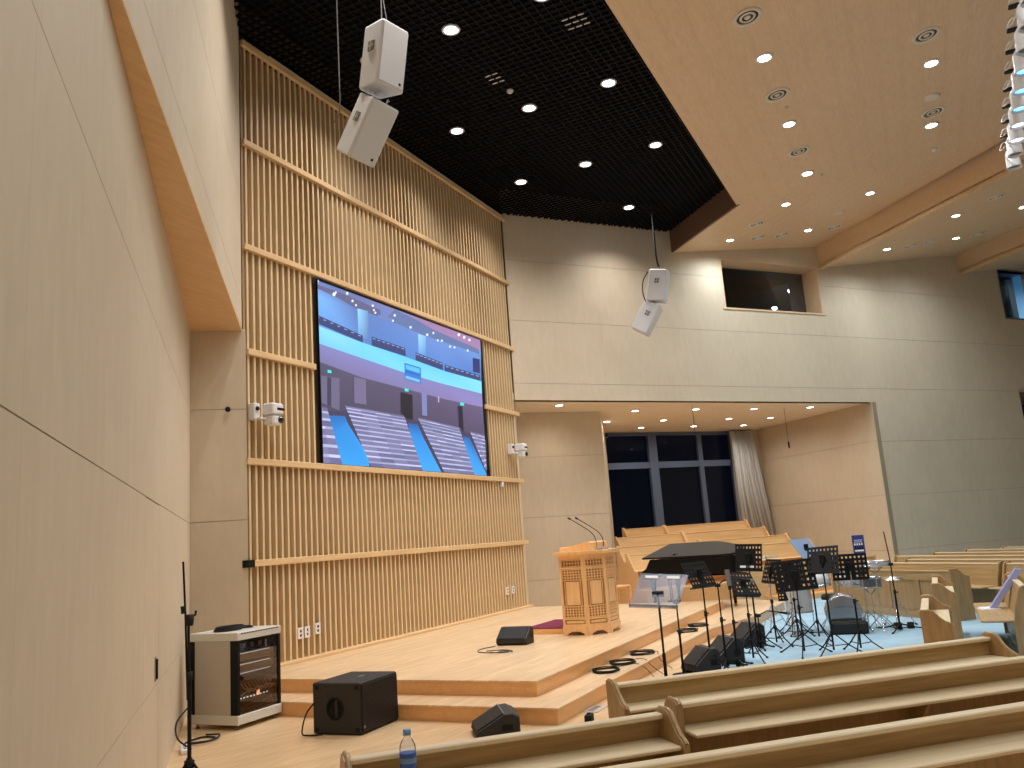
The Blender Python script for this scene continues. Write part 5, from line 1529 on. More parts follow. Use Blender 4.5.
def pew(name, label, p, ang, L, kind='pew', ends=(True, True), mats=('pew_wood', 'pew_end_wood'), group=None, z=0.0, cat='pew', post=False, bar_mid=True):
    t = thing(name, label, cat, (p[0], p[1], z), ang, group)
    wm, em = mats
    prof = {'desk': PROFILE_DESK, 'open': PROFILE_OPEN, 'choir': PROFILE_CHOIR}.get(kind, PROFILE_PEW)
    e = 0.035
    for k, xx in enumerate((0.0, L - e)):
        if ends[k]:
            m = MB()
            n = len(prof)
            pr = PROFILE_POST if (post and k == 0) else prof
            b = 0.006
            cy = sum(q[0] for q in pr) / n
            cz = sum(q[1] for q in pr) / n
            m.prism(pr, xx, xx + e, 'x')
            m.build('end_panel', em, t)
            cp = MB()      # lighter rounded edge along the scooped top
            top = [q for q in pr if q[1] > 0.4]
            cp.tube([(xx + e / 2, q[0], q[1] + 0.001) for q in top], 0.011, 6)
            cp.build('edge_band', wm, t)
    x0, x1 = (e if ends[0] else 0.0), (L - e if ends[1] else L)
    m = MB()          # leaning backrest
    if kind == 'desk':
        m.prism([(0.045, 0.03), (0.07, 0.03), (0.07, 0.745), (0.045, 0.745)], x0, x1, 'x')
    else:
        m.prism([(0.14, 0.36), (0.165, 0.36), (0.055, 0.745), (0.03, 0.745)], x0, x1, 'x')
    m.build('front_board' if kind == 'desk' else 'backrest', wm, t)
    oy = 0.022 if kind == 'desk' else 0.0
    lm = 'pew_wood_toplit' if wm == 'pew_wood' else wm  # top rail and ledge take the pew wood with painted-in top light
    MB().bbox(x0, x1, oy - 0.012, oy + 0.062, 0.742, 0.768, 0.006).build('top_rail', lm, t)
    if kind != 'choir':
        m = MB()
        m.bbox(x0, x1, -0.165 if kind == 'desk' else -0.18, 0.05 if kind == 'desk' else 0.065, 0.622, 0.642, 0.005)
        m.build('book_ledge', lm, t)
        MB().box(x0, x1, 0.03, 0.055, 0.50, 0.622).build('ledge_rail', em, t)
    if kind == 'desk':
        MB().box(x0, x1, 0.03, 0.045, 0.02, 0.12).build('plinth', em, t)
    else:
        MB().bbox(x0, x1, 0.14, 0.53, 0.385, 0.415, 0.012).build('seat', wm, t)
        MB().box(x0, x1, 0.14, 0.165, 0.05, 0.385).build('seat_riser', em, t)
    if bar_mid and L > 2.2:
        for q in range(1, int(L / 1.3)):
            xx = L * q / int(L / 1.3)
            m = MB()
            m.prism([(-0.14, 0.622), (0.10, 0.622), (0.14, 0.10), (0.02, 0.10), (0.02, 0.40)], xx - 0.012, xx + 0.012, 'x')
            m.build('support', em, t)
    return t


def pdir(a):
    return (math.cos(a), math.sin(a))


# near block, left section (rows seen from behind)
A_L = D(-47.6)
pew('pew_front_desk', 'long oak book desk nearest the stage in the near block', (5.15, 1.95), A_L, 3.02, 'desk', cat='pew')
pew('pew', 'long oak pew directly behind the near book desk, right of the aisle', (4.627, 1.41), D(-48.4), 4.6, post=True)
pew('pew', 'long oak pew across the bottom right corner, nearest the camera', (3.16, 1.52), D(-47.6), 5.2)
pew('pew', 'short oak pew at the bottom centre with a water bottle on it', (3.27, 2.575), D(-46.0), 1.67)

# centre block: three short book desks seen end-on, then a bench row
pew('pew_front_desk', 'short oak book desk seen end-on, nearer of the two in line', (8.86, 0.16), D(0), 1.58, 'desk', group=None)
pew('pew_front_desk', 'short oak book desk seen end-on, farther of the two in line', (12.0, 0.06), D(0), 1.57, 'desk')
pew('pew', 'oak bench at the right edge with a leaning lavender board on its seat', (11.28, -0.84), D(0), 2.15, 'open')

# far right section: rows face the stage, so their fronts show
nR = (math.cos(D(46)), -math.sin(D(46)))
mR = (math.sin(D(46)), math.cos(D(46)))


def rpos(off, al):
    return (nR[0] * off + mR[0] * al, nR[1] * off + mR[1] * al)


t = thing('pew_front_barrier', 'oak front barrier with recessed panels behind the drum kit', 'barrier', rpos(10.42, 10.63) + (0,), D(44))
Lb = 2.75
MB().box(0.03, Lb - 0.03, -0.02, 0.005, 0.02, 0.74).build('backing_board', 'pew_wood', t)
MB().bbox(0.0, Lb, -0.035, 0.04, 0.735, 0.765, 0.006).build('top_rail', 'pew_wood', t)
MB().box(0.0, Lb, -0.30, -0.02, 0.62, 0.64).build('book_ledge', 'pew_wood', t)
for a_, b_ in ((0.61, 0.735), (0.0, 0.13)):
    MB().box(0.0, Lb, 0.005, 0.03, a_, b_).build('frame_rail', 'pew_wood', t)
for q in range(5):
    xx = 0.0 + q * (Lb - 0.10) / 4
    MB().box(xx, xx + 0.10, 0.005, 0.029, 0.13, 0.61).build('frame_stile', 'pew_end_wood', t)
for q in range(4):
    xx = 0.10 + q * (Lb - 0.10) / 4
    MB().box(xx + 0.004, xx + (Lb - 0.10) / 4 - 0.104, 0.003, 0.011, 0.134, 0.606).build('recessed_panel', 'pew_end_wood', t)
for xx in (-0.035, Lb):
    MB().prism([(0.04, 0), (0.04, 0.79), (-0.10, 0.79), (-0.22, 0.69), (-0.32, 0.66), (-0.32, 0)], xx, xx + 0.035, 'x').build('end_panel', 'pew_end_wood', t)
for off, a0, a1, lab in ((11.95, 11.05, 13.9, 'far section pew right behind the panelled barrier'),
                         (11.95, 7.6, 10.98, 'far section pew at the right edge, beyond the gap post'),
                         (12.85, 8.0, 14.15, 'far section pew, second row behind the barrier'),
                         (13.85, 8.0, 15.55, 'far section pew, third row, reaching furthest left'),
                         (14.86, 8.5, 15.50, 'far section pew, fourth row behind the barrier'),
                         (15.85, 9.0, 15.56, 'far section pew, fifth row behind the barrier'),
                         (16.60, 9.5, 15.25, 'far section pew, rearmost row under the grey-green wall')):
    pew('pew', lab, rpos(off, a0), D(44), a1 - a0, 'open', group='pews of the far right section')

# choir stand in the alcove: a low kerb, a front barrier and four raised rows, two benches each
AC = D(-46)
nC = (-math.sin(AC), math.cos(AC))
tC = (math.cos(AC), math.sin(AC))
baseC = nC[0] * 19.6 + nC[1] * 3.3


def cpos(off, s):
    return (nC[0] * (baseC + off) + tC[0] * s, nC[1] * (baseC + off) + tC[1] * s)


choir = ('choir_wood', 'choir_wood')
ris = thing('choir_riser', 'stepped wooden platform carrying the choir benches in the alcove', 'riser', (0, 0, 0))
for i, (o0, o1, zt, sl_) in enumerate(((0.62, 1.72, 0.42, 8.35), (1.72, 2.72, 0.59, 8.62), (2.72, 3.72, 0.81, 9.15), (3.72, 5.2, 1.02, 9.85))):
    a, b, c, d = cpos(o0, sl_), cpos(o0, 13.9), cpos(o1, 13.9), cpos(o1, sl_)
    MB().prism([a, b, c, d], 0.0, zt).build('step', 'choir_wood', ris)
a, b, c, d = cpos(-0.55, 10.9), cpos(-0.55, 13.4), cpos(0.0, 13.4), cpos(0.0, 10.9)
tag(MB().prism([a, b, c, d], 0.0, 0.11).build('floor_kerb', 'riser_wood'), 'low brown wooden kerb in front of the choir barrier', 'kerb')
rown = ('front raised row', 'second raised row', 'third raised row', 'rearmost raised row under the window')
for i, (off, zt, sj) in enumerate(((1.6, 0.42, 10.8), (2.6, 0.59, 10.88), (3.6, 0.81, 10.98), (4.6, 1.02, 11.0))):
    s0 = (8.38, 8.62, 9.05, 9.75)[i]
    s1 = (13.39, 13.45, 13.49, 13.6)[i]
    for a0, a1, sd_ in ((s0, sj, 'left'), (sj, s1, 'right')):
        q = cpos(off, a1)
        pew('choir_bench', 'light choir bench in the alcove, %s, %s half' % (rown[i], sd_), q, AC + math.pi, a1 - a0 - 0.004, 'choir', mats=choir,
            group='choir benches in the alcove', z=zt, bar_mid=False, cat='bench')
q = cpos(0.05, 13.95)
pew('choir_barrier', 'light wooden barrier in front of the choir benches', q, AC + math.pi, 3.75, 'desk', mats=choir, cat='barrier')

# ---------------------------------------------------------------- pulpit
pu = thing('pulpit', 'carved light-wood pulpit with lattice panels on the stage', 'pulpit', (11.9, 4.72, 0.305))
OCT = [(-0.45, 0.26), (-0.45, -0.12), (-0.20, -0.36), (0.22, -0.36), (0.46, -0.12), (0.46, 0.26)]


def scaled(k, pts=OCT, dy=0.0):
    return [(x_ * k, y_ * k + dy) for x_, y_ in pts]


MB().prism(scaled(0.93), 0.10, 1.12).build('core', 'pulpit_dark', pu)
MB().prism(scaled(1.03), 0.075, 0.13).build('base_moulding', 'pulpit_wood', pu)
MB().prism(scaled(1.03), 1.085, 1.12).build('neck_moulding', 'pulpit_wood', pu)
tp = MB()
lo = [Vector((x_, y_, 1.12)) for x_, y_ in scaled(1.06)]
hi = [Vector((x_, y_, 1.14)) for x_, y_ in scaled(1.22)]
tp.loft(lo, hi)
tp.prism(scaled(1.24), 1.14, 1.175)
tp.build('top_board', 'pulpit_wood', pu)
rd = MB()
rd.prism([(0.26, 1.175), (-0.22, 1.175), (-0.22, 1.285), (-0.17, 1.30), (0.26, 1.215)], -0.34, 0.34, 'x')
rd.build('reading_slope', 'pulpit_wood', pu)
MB().bbox(-0.35, 0.35, 0.235, 0.275, 1.175, 1.24, 0.005).build('book_stop', 'pulpit_wood', pu)
for i in range(5):
    p, q = Vector(OCT[i]), Vector(OCT[i + 1])
    if i == 2:
        pass
    ln_ = (q - p).length
    ux = (q - p).normalized()
    ox = Vector((ux.y, -ux.x))
    mf = Matrix(((ux.x, -ox.x, 0, p.x), (ux.y, -ox.y, 0, p.y), (0, 0, 1, 0), (0, 0, 0, 1)))    # u, inward, z
    fr_ = MB()
    fr_.box(0.0, 0.035, -0.002, 0.028, 0.13, 1.085).box(ln_ - 0.035, ln_, -0.002, 0.028, 0.13, 1.085)
    for z0, z1_ in ((0.13, 0.155), (0.215, 0.24), (0.93, 0.955), (1.06, 1.085)):
        fr_.box(0.035, ln_ - 0.035, -0.002, 0.026, z0, z1_)
    fr_.move(mf).build('face_frame', 'pulpit_wood', pu)
    la = MB()
    # fret blocks: top band, lattice at head and foot, posts beside the plain panel
    def grid(z0, z1_, cw, chh, w=0.011):
        n_u = max(2, round((ln_ - 0.07) / cw))
        n_z = max(1, round((z1_ - z0) / chh))
        for a_ in range(n_u + 1):
            uu = 0.035 + (ln_ - 0.07) * a_ / n_u
            la.box(uu - w / 2, uu + w / 2, 0.004, 0.024, z0, z1_)
        for b_ in range(n_z + 1):
            zz = z0 + (z1_ - z0) * b_ / n_z
            la.box(0.035, ln_ - 0.035, 0.006, 0.023, zz - w / 2, zz + w / 2)
    grid(0.965, 1.05, 0.045, 0.042)
    grid(0.77, 0.92, 0.045, 0.042, 0.015)
    grid(0.25, 0.40, 0.045, 0.042, 0.015)
    la.box(0.06, 0.072, 0.004, 0.024, 0.40, 0.77).box(ln_ - 0.072, ln_ - 0.06, 0.004, 0.024, 0.40, 0.77)
    la.move(mf).build('fretwork', 'pulpit_wood', pu)
    MB().box(0.085, ln_ - 0.085, 0.002, 0.025, 0.42, 0.75).move(mf).build('plain_panel', 'pulpit_wood', pu)
    MB().box(0.05, ln_ - 0.05, 0.004, 0.025, 0.165, 0.205).move(mf).build('foot_panel', 'pulpit_wood', pu)
    ap = MB()
    ap.prism([(0, 0), (0.05, 0), (0.07, 0.03), (0.10, 0.035), (0.12, 0.055), (ln_ - 0.12, 0.055), (ln_ - 0.10, 0.035), (ln_ - 0.07, 0.03), (ln_ - 0.05, 0), (ln_, 0), (ln_, 0.078), (0, 0.078)], -0.012, 0.02, 'y')
    ap.move(mf).build('apron', 'pulpit_wood', pu)
for (mx_, my_), wh in (((-0.10, -0.22), 'left'), ((0.12, -0.25), 'right')):
    g = thing('gooseneck_microphone', 'thin black gooseneck microphone on the pulpit, %s one' % wh, 'microphone', (11.9 + mx_, 4.72 + my_, 1.48), 0, 'pulpit microphones')
    dz = 0.0
    b = MB()
    b.lathe([(0.0, 0.0), (0.075, 0.0), (0.07, 0.02), (0.03, 0.035), (0.0, 0.035)], 16)
    b.build('base', 'grey_plastic', g)
    pts = curve_pts([(0, 0, 0.03), (0, 0.01, 0.16), (-0.01, 0.07, 0.26), (-0.03, 0.20, 0.36), (-0.05, 0.36, 0.47)])
    MB().tube(pts, 0.006, 6).build('stem', 'black_metal', g)
    MB().tube([pts[-1], (-0.056, 0.40, 0.495)], 0.013, 8).build('capsule', 'black_rubber', g)

# platform behind the pulpit
pp = thing('pulpit_platform', 'low wooden platform with burgundy carpet top behind the pulpit', 'platform', (12.25, 5.36, 0.305))
MB().box(-0.6, 0.6, -0.36, 0.38, 0.0, 0.075).build('box', 'riser_wood', pp)
MB().bbox(-0.59, 0.59, -0.35, 0.37, 0.075, 0.09, 0.005).build('carpet', 'burgundy_carpet', pp)

# ---------------------------------------------------------------- equipment rack by the left wall
rk = thing('equipment_rack', 'grey equipment rack with smoked glass door beside the slatted wall', 'rack', (6.745, 6.615, 0.0), D(2))
rk.scale = (1, 1, 1.10)
w_, d_, h_ = 0.655, 0.64, 0.90
MB().bbox(-0.01, w_ + 0.01, -0.012, d_ + 0.01, 0.045, 0.13, 0.006).build('plinth', 'rack_white', rk)
MB().bbox(-0.012, w_ + 0.012, -0.015, d_ + 0.012, 0.80, 0.875, 0.006).build('top', 'rack_white', rk)
m = MB()
for i in range(14):
    m.box(0.04 + i * 0.042, 0.066 + i * 0.042, -0.0175, -0.010, 0.855, 0.866)
m.build('vent_slots', 'black_rubber', rk)
MB().box(0.0, 0.012, 0.09, d_ - 0.06, 0.13, 0.80).build('side_panel', 'rack_grey', rk)
MB().box(w_ - 0.012, w_, 0.05, d_ - 0.05, 0.13, 0.80).build('side_panel', 'rack_grey', rk)
MB().box(0.0, w_, d_ - 0.02, d_, 0.13, 0.80).build('back_panel', 'rack_grey', rk)
for x0, y0 in ((-0.006, -0.006), (w_ - 0.035, -0.006), (-0.006, d_ - 0.06), (w_ - 0.035, d_ - 0.06)):
    MB().bbox(x0, x0 + 0.041, y0, y0 + (0.10 if y0 < 0 else 0.066), 0.13, 0.80, 0.004).build('corner_post', 'black_metal', rk)
MB().box(0.036, w_ - 0.036, 0.002, 0.008, 0.13, 0.80).build('glass_door', 'rack_glass', rk)
MB().bbox(0.05, 0.085, -0.014, 0.002, 0.44, 0.47, 0.003).build('door_lock', 'black_metal', rk)
for zz, hh, mm, nme in ((0.70, 0.085, 'gear_dark', 'power_unit'), (0.60, 0.09, 'gear_brown', 'amplifier'), (0.50, 0.09, 'gear_brown', 'amplifier'), (0.42, 0.07, 'gear_dark', 'amplifier'), (0.24, 0.09, 'gear_dark', 'wireless_receiver'), (0.14, 0.06, 'gear_dark', 'blank_plate')):
    u = MB().box(0.05, w_ - 0.05, 0.045, 0.45, zz, zz + hh - 0.006).build(nme, mm, rk)
    if nme == 'power_unit':
        q = MB()
        for i in range(3):
            q.bbox(0.12 + i * 0.12, 0.17 + i * 0.12, 0.035, 0.045, zz + 0.02, zz + 0.06, 0.003)
        q.build('switch', 'gear_brown', u)
        MB().box(0.47, 0.49, 0.036, 0.045, zz - 0.01, zz + 0.06).build('label_strip', 'paper_white', u)
    if nme == 'amplifier':
        q = MB()
        for i in range(18):
            q.box(0.08 + i * 0.026, 0.094 + i * 0.026, 0.04, 0.045, zz + 0.068, zz + 0.074)
        q.build('indicator_row', 'led_white', u)
    if nme == 'wireless_receiver':
        q = MB()
        for i in range(9):
            q.box(0.08 + i * 0.05, 0.10 + i * 0.05, 0.04, 0.045, zz + 0.02, zz + 0.032)
        q.build('indicator_row', 'led_white', u)
        MB().box(0.33, 0.37, 0.038, 0.045, zz + 0.02, zz + 0.07).build('display', 'led_orange', u)
q = MB()
for i in range(9):
    x0 = 0.09 + i * 0.05
    q.tube(curve_pts([(x0, 0.04, 0.40), (x0 + 0.05, 0.03, 0.345 - 0.006 * (i % 3)), (x0 + 0.12, 0.035, 0.33), (x0 + 0.03 + 0.02 * (i % 4), 0.04, 0.30)], 5), 0.006, 5)
q.build('cable_bundle', 'rack_grey', rk)
for x0 in (0.05, w_ - 0.05):
    for y0 in (0.05, d_ - 0.05):
        MB().lathe([(0.0, 0.0), (0.022, 0.0), (0.022, 0.01), (0.01, 0.012), (0.01, 0.046), (0.0, 0.046)], 10, (x0, y0, 0.0)).build('foot', 'grey_plastic', rk)
cb_ = MB()
for i in range(4):
    pts = [(6.95 + 0.16 * math.cos(a) + 0.02 * i, 6.95 + 0.12 * math.sin(a) + 0.01 * i, 0.971 + 0.010 * i) for a in [2 * math.pi * k / 18 for k in range(19)]]
    cb_.tube(pts, 0.008, 6)
cb_.tube(curve_pts([(7.1, 6.98, 0.972), (7.2, 6.86, 0.972), (7.3, 6.95, 0.972), (7.33, 7.1, 0.972)]), 0.008, 6)
tag(cb_.build('cable_coil', 'black_rubber'), 'black coiled cable lying on top of the equipment rack', 'cable')

# subwoofer
sb = thing('subwoofer', 'black subwoofer with round port standing on the floor by the steps', 'subwoofer', (6.76, 5.08, 0.0), D(3))
sb.scale = (0.96, 0.97, 1.0)
w_, d_, h_ = 0.70, 0.575, 0.475
ca_ = MB()
ca_.bbox(0.0, w_, 0.012, d_, 0.008, h_, 0.010)
ca_.build('cabinet', 'black_cabinet', sb)
MB().box(0.02, w_ - 0.02, 0.0, 0.012, 0.025, h_ - 0.02).build('grille', 'black_grille', sb)
gr = MB()
for i in range(30):
    x0 = 0.03 + i * 0.022
    gr.box(x0, x0 + 0.004, -0.003, 0.0, 0.03, h_ - 0.025)
for i in range(20):
    gr.box(0.025, w_ - 0.025, -0.003, 0.0, 0.035 + i * 0.0215, 0.039 + i * 0.0215)
o = gr.build('grille_mesh', 'gear_dark', sb)
o['kind'] = 'stuff'
hr = MB()
hr.lathe([(0.105, 0.0), (0.105, -0.006), (0.088, -0.008), (0.085, 0.0)], 28, (0.0, d_ * 0.54, h_ * 0.50), 'x')
hr.build('port_ring', 'black_metal', sb)
MB().lathe([(0.0, -0.002), (0.087, -0.002), (0.087, 0.004), (0.0, 0.004)], 28, (0.0, d_ * 0.54, h_ * 0.50), 'x').build('port', 'black_paint', sb)
MB().bbox(-0.008, 0.0, d_ * 0.54 - 0.035, d_ * 0.54 - 0.005, h_ * 0.5 - 0.08, h_ * 0.5 + 0.08, 0.002).build('handle', 'black_cabinet', sb)
for yy in (0.05, d_ - 0.05):
    for zz in (0.05, h_ - 0.045):
        MB().bbox(-0.004, 0.002, yy - 0.02, yy + 0.02, zz - 0.018, zz + 0.018, 0.001).build('corner_plate', 'black_metal', sb)
MB().box(0.03, 0.06, -0.005, -0.002, 0.06, 0.085).build('badge', 'grey_plastic', sb)
MB().bbox(0.36, 0.46, 0.24, 0.28, h_, h_ + 0.002, 0.0005).build('sticker', 'grey_plastic', sb)
tag(MB().tube(curve_pts([(6.72, 5.60, 0.30), (6.66, 5.66, 0.2), (6.62, 5.68, 0.04), (6.64, 5.62, 0.012), (6.7, 5.5, 0.012)]), 0.008, 6).build('speaker_cable', 'black_rubber'),
    'thin black cable looping behind the subwoofer', 'cable')

# ---------------------------------------------------------------- wedge monitors
def wedge(name, label, x, y, z, yaw, w=0.52, s=1.0, group='black floor monitors'):
    t = thing(name, label, 'monitor speaker', (x, y, z), yaw, group)
    t.scale = (s, s, s)
    pr = [(-0.20, 0.0), (0.17, 0.0), (0.215, 0.06), (0.20, 0.13), (-0.06, 0.345), (-0.13, 0.355), (-0.20, 0.30)]
    m = MB()
    m.prism(pr, -w / 2 + 0.02, w / 2 - 0.02, 'x')
    k = 0.93
    for sx in (-1, 1):
        a_ = [Vector((sx * (w / 2 - 0.02), p_[0], p_[1])) for p_ in pr]
        b_ = [Vector((sx * w / 2, p_[0] * k, 0.17 + (p_[1] - 0.17) * k)) for p_ in pr]
        if sx > 0:
            m.loft(a_, b_)
        else:
            m.loft(b_, a_)
    m.build('cabinet', 'black_cabinet', t)
    # grille on the sloped side
    p0, p1 = Vector((0.195, 0.135)), Vector((-0.055, 0.342))
    n_ = Vector((p0.y - p1.y, p1.x - p0.x)) * -1
    n_.normalize()
    g = MB()
    q = [p0, p1, p1 + n_ * 0.014, p0 + n_ * 0.014]
    g.prism([(v.x, v.y) for v in q], -w / 2 + 0.035, w / 2 - 0.035, 'x')
    g.build('grille', 'black_grille', t)
    MB().tube([(-w / 2 + 0.01, -0.055, 0.35), (w / 2 - 0.01, -0.055, 0.35)], 0.006, 6).build('edge_trim', 'grey_plastic', t)
    for sx in (-1, 1):
        MB().bbox(sx * w / 2 - 0.004, sx * w / 2 + 0.004, -0.13, -0.03, 0.12, 0.20, 0.001).build('side_handle', 'black_metal', t)
    return t


wedge('floor_monitor', 'black floor monitor on the stage left of the pulpit', 10.63, 5.36, 0.305, D(93), 0.62, 0.72).scale = (0.72, 0.72, 0.64)
wedge('floor_monitor', 'black floor monitor on the floor behind the water bottle pew', 7.03, 3.80, 0.0, D(35), 0.55, 0.85).scale = (0.9, 0.95, 0.60)
wedge('floor_monitor', 'black floor monitor beside the front step, nearest of three', 10.25, 2.72, 0.0, D(42), 0.46, 0.84)
wedge('floor_monitor', 'black floor monitor beside the front step, middle of three', 11.05, 2.62, 0.0, D(42), 0.48, 0.88)
wedge('floor_monitor', 'black floor monitor beside the front step, farthest of three', 12.55, 2.62, 0.0, D(42), 0.48, 0.88)

# ---------------------------------------------------------------- cables and floor fittings
def coil(x, y, z, r, n, label, tail=None, mat='black_rubber'):
    m = MB()
    rnd = random.Random(int(x * 100))
    for i in range(n):
        ph = rnd.random() * 6
        pts = [(x + (r + 0.018 * math.sin(2 * a + ph) + 0.007 * i) * math.cos(a), y + (r * 0.95 + 0.018 * math.cos(3 * a + ph)) * math.sin(a), z + 0.008 + 0.011 * (i % 3)) for a in [2 * math.pi * k / 22 for k in range(23)]]
        m.tube(pts, 0.0055, 6, False)
    if tail:
        m.tube(curve_pts([(x + r, y, z + 0.01)] + tail), 0.004, 6)
    tag(m.build('cable_coil', mat), label, 'cable', 'cable coils on the lower step')


coil(9.40, 3.60, 0.1525, 0.155, 4, 'coiled black cable on the lower step, nearest the camera', [(9.8, 3.5, 0.16), (9.9, 3.39, 0.16), (9.93, 3.30, 0.10), (9.9, 3.2, 0.01)])
coil(9.97, 3.60, 0.1525, 0.155, 4, 'coiled black cable on the lower step, second from the camera', [(10.3, 3.5, 0.16), (10.2, 3.38, 0.16), (10.15, 3.30, 0.10), (10.1, 3.15, 0.01)])
coil(10.72, 3.60, 0.1525, 0.155, 4, 'coiled black cable on the lower step, third from the camera', [(10.9, 3.45, 0.16), (10.7, 3.38, 0.16), (10.55, 3.30, 0.10), (10.5, 3.15, 0.01)])
coil(12.98, 3.60, 0.1525, 0.155, 4, 'coiled black cable on the lower step, fourth from the camera')
coil(13.65, 3.60, 0.1525, 0.155, 4, 'coiled black cable on the lower step, farthest from the camera')
m = MB()
m.tube(curve_pts([(10.40, 5.55, 0.312), (10.1, 5.62, 0.312), (9.85, 5.5, 0.312), (9.8, 5.25, 0.312), (9.95, 5.12, 0.312), (10.05, 5.25, 0.312), (9.95, 5.45, 0.312)]), 0.006, 6)
m.tube(curve_pts([(9.78, 5.3, 0.32), (9.72, 5.12, 0.32), (9.85, 5.02, 0.32), (9.95, 5.12, 0.32), (9.86, 5.22, 0.32)]), 0.006, 6)
tag(m.build('monitor_cable', 'gear_dark'), 'dark cable curling on the stage in front of the stage monitor', 'cable')
ps = thing('power_strip', 'white power strip on the floor by the left wall', 'power strip', (5.93, 6.47, 0.0), D(50))
MB().bbox(-0.13, 0.13, -0.04, 0.04, 0.0, 0.045, 0.008).build('body', 'white_plastic', ps)
for i in range(3):
    MB().lathe([(0.0, 0.0), (0.016, 0.0), (0.016, 0.002), (0.0, 0.002)], 10, (-0.08 + 0.07 * i, 0, 0.045)).build('socket', 'black_rubber', ps)
m = MB()
m.tube(curve_pts([(5.92, 6.38, 0.03), (5.98, 6.62, 0.10), (6.15, 6.82, 0.2), (6.4, 6.95, 0.28)]), 0.008, 6)
m.tube(curve_pts([(6.1, 6.6, 0.03), (6.3, 6.55, 0.012), (6.42, 6.6, 0.012), (6.4, 6.75, 0.012), (6.2, 6.74, 0.012), (6.1, 6.62, 0.02), (6.28, 6.50, 0.02), (6.5, 6.62, 0.02), (6.5, 6.8, 0.012)]), 0.009, 6)
tag(m.build('power_cable', 'black_rubber'), 'black cable looped around the white power strip', 'cable')
fb = thing('floor_socket', 'flat metal floor socket plate in front of the lower step', 'floor socket', (8.15, 3.28, 0.0), D(0))
MB().bbox(-0.16, 0.16, -0.09, 0.09, 0.0, 0.006, 0.002).build('plate', 'rack_grey', fb)
for i in range(4):
    MB().bbox(-0.12 + 0.065 * i, -0.075 + 0.065 * i, -0.03, 0.03, 0.006, 0.009, 0.001).build('cover', 'grey_plastic', fb)
bb = thing('cable_box', 'small black box on the floor behind the near pew end', 'box', (7.6, 3.12, 0.0), D(10))
MB().bbox(-0.06, 0.06, -0.035, 0.035, 0.0, 0.07, 0.008).build('body', 'black_rubber', bb)
MB().lathe([(0.0, 0.0), (0.02, 0.0), (0.02, 0.01), (0.0, 0.01)], 10, (0, 0, 0.07)).build('cap', 'black_metal', bb)

# water bottle on the ledge of the short pew
wb = thing('water_bottle', 'clear plastic water bottle with blue cap and blue label on pew ledge', 'bottle', (3.41, 2.31, 0.643))
wb.scale = (1.12, 1.12, 1.12)
MB().lathe([(0.0, 0.0), (0.028, 0.0), (0.033, 0.008), (0.0335, 0.04), (0.031, 0.045), (0.0335, 0.05), (0.0335, 0.135), (0.032, 0.150), (0.024, 0.168), (0.0135, 0.182), (0.0135, 0.196), (0.0, 0.196)], 24).build('body', 'clear_plastic', wb)
MB().lathe([(0.0342, 0.066), (0.0342, 0.122)], 24).build('label_band', 'label_blue', wb)
MB().lathe([(0.0348, 0.084), (0.0348, 0.104)], 24).build('label_stripe', 'sheet_blue', wb)
MB().lathe([(0.0, 0.19), (0.0165, 0.19), (0.0165, 0.21), (0.015, 0.213), (0.0, 0.213)], 20).build('cap', 'cap_blue', wb)

# leaning board and papers on the right-hand bench
lbd = thing('foam_board', 'lavender padded board leaning on the bench at the right edge', 'board', (12.62, -0.58, 0.418))
m = MB()
a0, a1 = Vector((0, 0, 0)), Vector((0.62, -0.42, 0.36))
m.loft([Vector((-0.10, 0.03, 0.0)), Vector((0.10, 0.03, 0.0)), Vector((0.10, 0.10, 0.01)), Vector((-0.10, 0.10, 0.01))],
       [Vector((-0.02, -0.33, 0.46)), Vector((0.18, -0.33, 0.46)), Vector((0.18, -0.26, 0.48)), Vector((-0.02, -0.26, 0.48))])
m.build('pad', 'lavender', lbd)
pa_ = thing('papers', 'white papers lying on the bench beside the lavender board', 'papers', (12.60, -0.47, 0.416), D(15))
for i in range(3):
    MB().box(-0.13 + 0.02 * i, 0.10 + 0.02 * i, -0.10, 0.12 - 0.02 * i, 0.0 + 0.004 * i, 0.003 + 0.004 * i).build('sheet', 'paper_white', pa_)

# ---------------------------------------------------------------- music stands
def tripod(t, r, h, a0=0.0, mat='black_metal', n=3, rt=0.009):
    for k in range(n):
        a = a0 + 2 * math.pi * k / n
        m = MB()
        m.tube([(0.018 * math.cos(a), 0.018 * math.sin(a), h), (r * 0.55 * math.cos(a), r * 0.55 * math.sin(a), h * 0.42), (r * math.cos(a), r * math.sin(a), 0.012)], rt, 6)
        m.tube([(0.02 * math.cos(a), 0.02 * math.sin(a), h * 0.40), (r * 0.5 * math.cos(a), r * 0.5 * math.sin(a), h * 0.45)], rt * 0.7, 5)
        lg = m.build('leg', mat, t)
        MB().tube([(r * 0.95 * math.cos(a), r * 0.95 * math.sin(a), 0.022), (r * 1.03 * math.cos(a), r * 1.03 * math.sin(a), 0.01)], rt * 1.5, 6).build('rubber_foot', 'black_rubber', lg)
    MB().lathe([(0.0, h - 0.03), (0.022, h - 0.03), (0.024, h + 0.02), (0.0, h + 0.02)], 10).build('leg_collar', mat, t)


